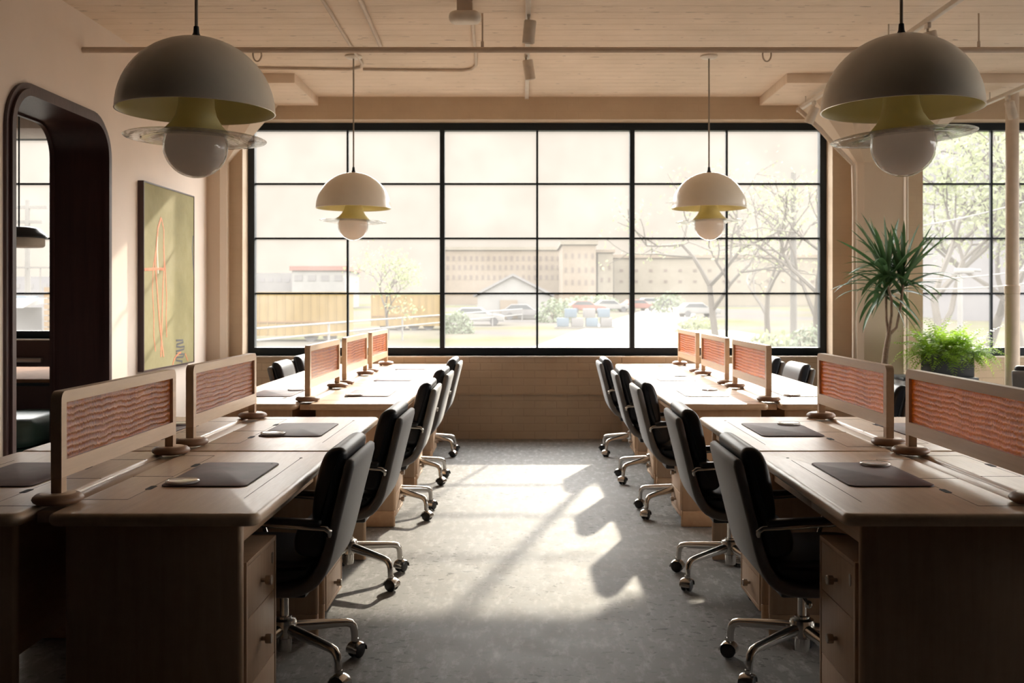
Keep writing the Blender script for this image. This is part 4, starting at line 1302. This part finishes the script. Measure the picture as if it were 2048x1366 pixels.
bush('low hedge bush behind the parked cars', 1180, 134, 9.0, 1.9, 5)
bush('leafy bush under the bare trees, left of the utility pole', 1545, 42, 2.6, 1.5, 6, 'tree_leaf')
bush('leafy bush under the bare trees, right of the utility pole', 1615, 40, 2.2, 1.9, 7)
bush('yellow-green bush at the bend of the road', 1395, 62, 3.2, 1.4, 8, 'tree_leaf')
bush('shadowy bush at the foot of the right-hand window trees', 1880, 27, 3.0, 1.2, 9)
bush('shadowy bush right of the lamp post', 1975, 27, 2.6, 1.1, 10)
# grassy mound
m = MB()
rings = []
for k in range(6):
    a = PI / 2 * k / 5
    rings.append([(4.2 * math.cos(a) * math.cos(b), 5 * math.cos(a) * math.sin(b), 1.3 * math.sin(a)) for b in [2 * PI * j / 24 for j in range(24)]])
m.loft(rings)
o = m.build('mound', 'ext_grass'); o.location = gp(1425, 52, -0.25); structure(o)
# parked cars
def car(label, px, Y, rz, mat, L=4.4, dz=0.0):
    r = thing('car', label, 'car', gp(px, Y, dz), rz, 'parked cars outside')
    w, h = 1.75, 1.45
    body = [(-L / 2, 0.35), (L / 2, 0.35), (L / 2, 0.75), (L * 0.42, 0.88), (L * 0.22, 0.95), (L * 0.06, h), (-L * 0.28, h), (-L * 0.42, 0.98), (-L / 2, 0.9)]
    MB().extr(body, -w / 2, w / 2, 0.08, 'y').build('body', mat, r, 30)
    gl_ = [(L * 0.185, 0.97), (L * 0.055, h - 0.08), (-L * 0.27, h - 0.08), (-L * 0.39, 1.0)]
    MB().extr(gl_, -w / 2 - 0.006, w / 2 + 0.006, axis='y').build('side_window', 'ext_glass', r, 0)
    for x in (-L * 0.31, L * 0.31):
        for y in (-w / 2 + 0.02, w / 2 - 0.02):
            MB().cyl((x, y - 0.1, 0.33), (x, y + 0.1, 0.33), 0.33, 16).build('wheel', 'ext_dark', r)
car('pale pink parked car left of the thick window bar', 1172, 118, 0.15, 'ext_red')
car('white parked car behind the pink one', 1222, 124, 0.1, 'ext_white')
car('red parked car just right of the thick window bar', 1276, 128, 0.5, 'ext_red')
car('white van-like car between the red car and the dark one', 1303, 143, 0.2, 'ext_white')
car('dark grey parked car by the bend of the road', 1338, 136, 0.0, 'ext_dark')
car('white parked car beside the road at the tree', 1395, 105, 0.2, 'ext_white')
car('white car close by at the foot of the middle pane', 955, 84, 0.0, 'ext_white')
car('dark car parked behind the rail near the shed', 1048, 98, 0.0, 'ext_grey')
# blue crates on a pallet
r = thing('crate_stack', 'blue crates on a pallet out in the yard', 'crate stack', gp(1165, 78))
for k, (x, z) in enumerate(((-1.5, 0.15), (-0.4, 0.15), (0.7, 0.15), (1.8, 0.15), (-0.9, 0.85), (0.5, 0.85), (1.6, 0.85))):
    MB().box(x - 0.45, -0.5, z, x + 0.45, 0.5, z + 0.66, 0.03).build('crate', 'ext_blue' if k % 2 == 0 else 'ext_grey', r)
MB().box(-2.1, -0.6, 0, 2.4, 0.6, 0.14).build('pallet', 'ext_pole', r, 0)
# yard fence with a pale rail
r = thing('yard_fence', 'pale rail fence running diagonally across the yard', 'fence')
A, Bp = Vector((-12.0, 40, 0)), Vector((16.5, 168, 0))
def fp(tq):
    q = A.lerp(Bp, tq); z = HC - (663 - 600) * 40 / FPX + ((1.12) - (HC - 63 * 40 / FPX)) * tq
    return Vector((q.x, q.y, z))
for dz in (0.0, -0.5):
    MB().tube([fp(k / 12) + Vector((0, 0, dz)) for k in range(6)], 0.05, 6).build('rail', 'ext_white', r)
for k in range(6):
    q = fp(k / 12); MB().cyl((q.x, q.y, gz(q.y) - 0.1), (q.x, q.y, q.z + 0.05), 0.06, 6).build('post', 'ext_white', r)
# poles
def pole(label, px, Y, py_top, arms=(), rad=0.13, mat='ext_pole', name='utility_pole'):
    r = thing(name, label, 'pole', gp(px, Y, -0.1))
    zt = P(px, py_top, Y).z - gz(Y) + 0.1
    MB().tube([(0, 0, 0), (0, 0, zt)], [rad, rad * 0.75], 10).build('pole_shaft', mat, r)
    for dz, w in arms:
        MB().box(-w / 2, -0.06, zt - dz - 0.06, w / 2, 0.06, zt - dz + 0.06).build('crossarm', mat, r, 0)
    return r, zt
pole('tall wooden utility pole among the bare trees', 1587, 45, 345, (), 0.16)
r, zt = pole('utility pole with crossarms beyond the booth window', 55, 42, 400, ((0.3, 1.6), (0.9, 1.2)))
r, zt = pole('white lamp post beyond the right-hand window', 1920, 25, 545, (), 0.075, 'ext_white', 'street_lamp')
MB().tube([(0, 0, zt), (0.25, 0, zt + 0.06), (0.5, 0, zt + 0.05)], 0.035, 8).build('lamp_arm', 'ext_white', r)
MB().box(-0.12, -0.1, zt - 0.02, 0.32, 0.1, zt + 0.10, 0.03).build('lamp_head', 'ext_white', r)
for lab, (a, b) in (('topmost overhead wire across the right-hand window', ((1780, 462), (2160, 368))), ('middle overhead wire across the right-hand window', ((1780, 560), (2160, 522))), ('lowest overhead wire across the right-hand window', ((1780, 577), (2160, 552)))):
    p0, p1 = P(*a, 24), P(*b, 23)
    tag(MB().tube([p0.lerp(p1, k / 8) + Vector((0, 0, -0.12 * math.sin(PI * k / 8))) for k in range(9)], 0.022, 6).build('overhead_wire', 'ext_white'), lab, 'wire', 'overhead wires outside')
# terrace rail, lattice, awning beyond the booth window
r = thing('terrace_railing', 'grey railing on a terrace beyond the booth window', 'railing')
for py in (535, 588):
    a, b = P(-60, py, 22), P(200, py, 22)
    MB().box(a.x, 22, a.z - 0.02, b.x, 22.05, a.z + 0.02).build('rail', 'ext_pole', r, 0)
for k in range(9):
    a, b = P(-50 + k * 26, 588, 22), P(-50 + k * 26, 535, 22)
    MB().cyl((a.x, 22.02, a.z), (a.x, 22.02, b.z), 0.015, 6).build('baluster', 'ext_pole', r)
a = P(70, 600, 22)
MB().box(P(-60, 600, 22).x, 22.1, gz(22), P(200, 600, 22).x, 23.0, P(0, 592, 22).z - 0.3).build('parapet', 'ext_grey', r, 0)
r = thing('lattice_stack', 'orange slatted stack beyond the booth window', 'crate stack')
a, b = P(88, 676, 20), P(150, 572, 20)
for k in range(9):
    z = a.z + (b.z - a.z) * k / 9
    MB().box(a.x, 20, z, b.x, 20.8, z + (b.z - a.z) / 9 * 0.8).build('slat', 'ext_lattice', r, 0)
MB().box(a.x + 0.05, 20.05, gz(20), b.x - 0.05, 20.75, b.z - 0.05).build('core', 'ext_cream', r, 0)
r = thing('market_stall', 'stall with a pale awning and blue roof beyond the booth window', 'stall')
a, b = P(20, 615, 21), P(84, 596, 21)
MB().extr([(20.2, a.z), (21.5, a.z + 0.12), (21.5, b.z), (20.9, b.z)], a.x, b.x, axis='x').build('awning', 'ext_white', r, 0)
MB().box(P(24, 600, 21.4).x, 21.4, P(24, 606, 21.4).z, P(52, 600, 21.4).x, 22.0, P(24, 592, 21.4).z, 0.02).build('roof_box', 'ext_blue', r)
MB().box(a.x, 21.0, gz(21), b.x, 21.6, a.z).build('counter', 'ext_grey', r, 0)
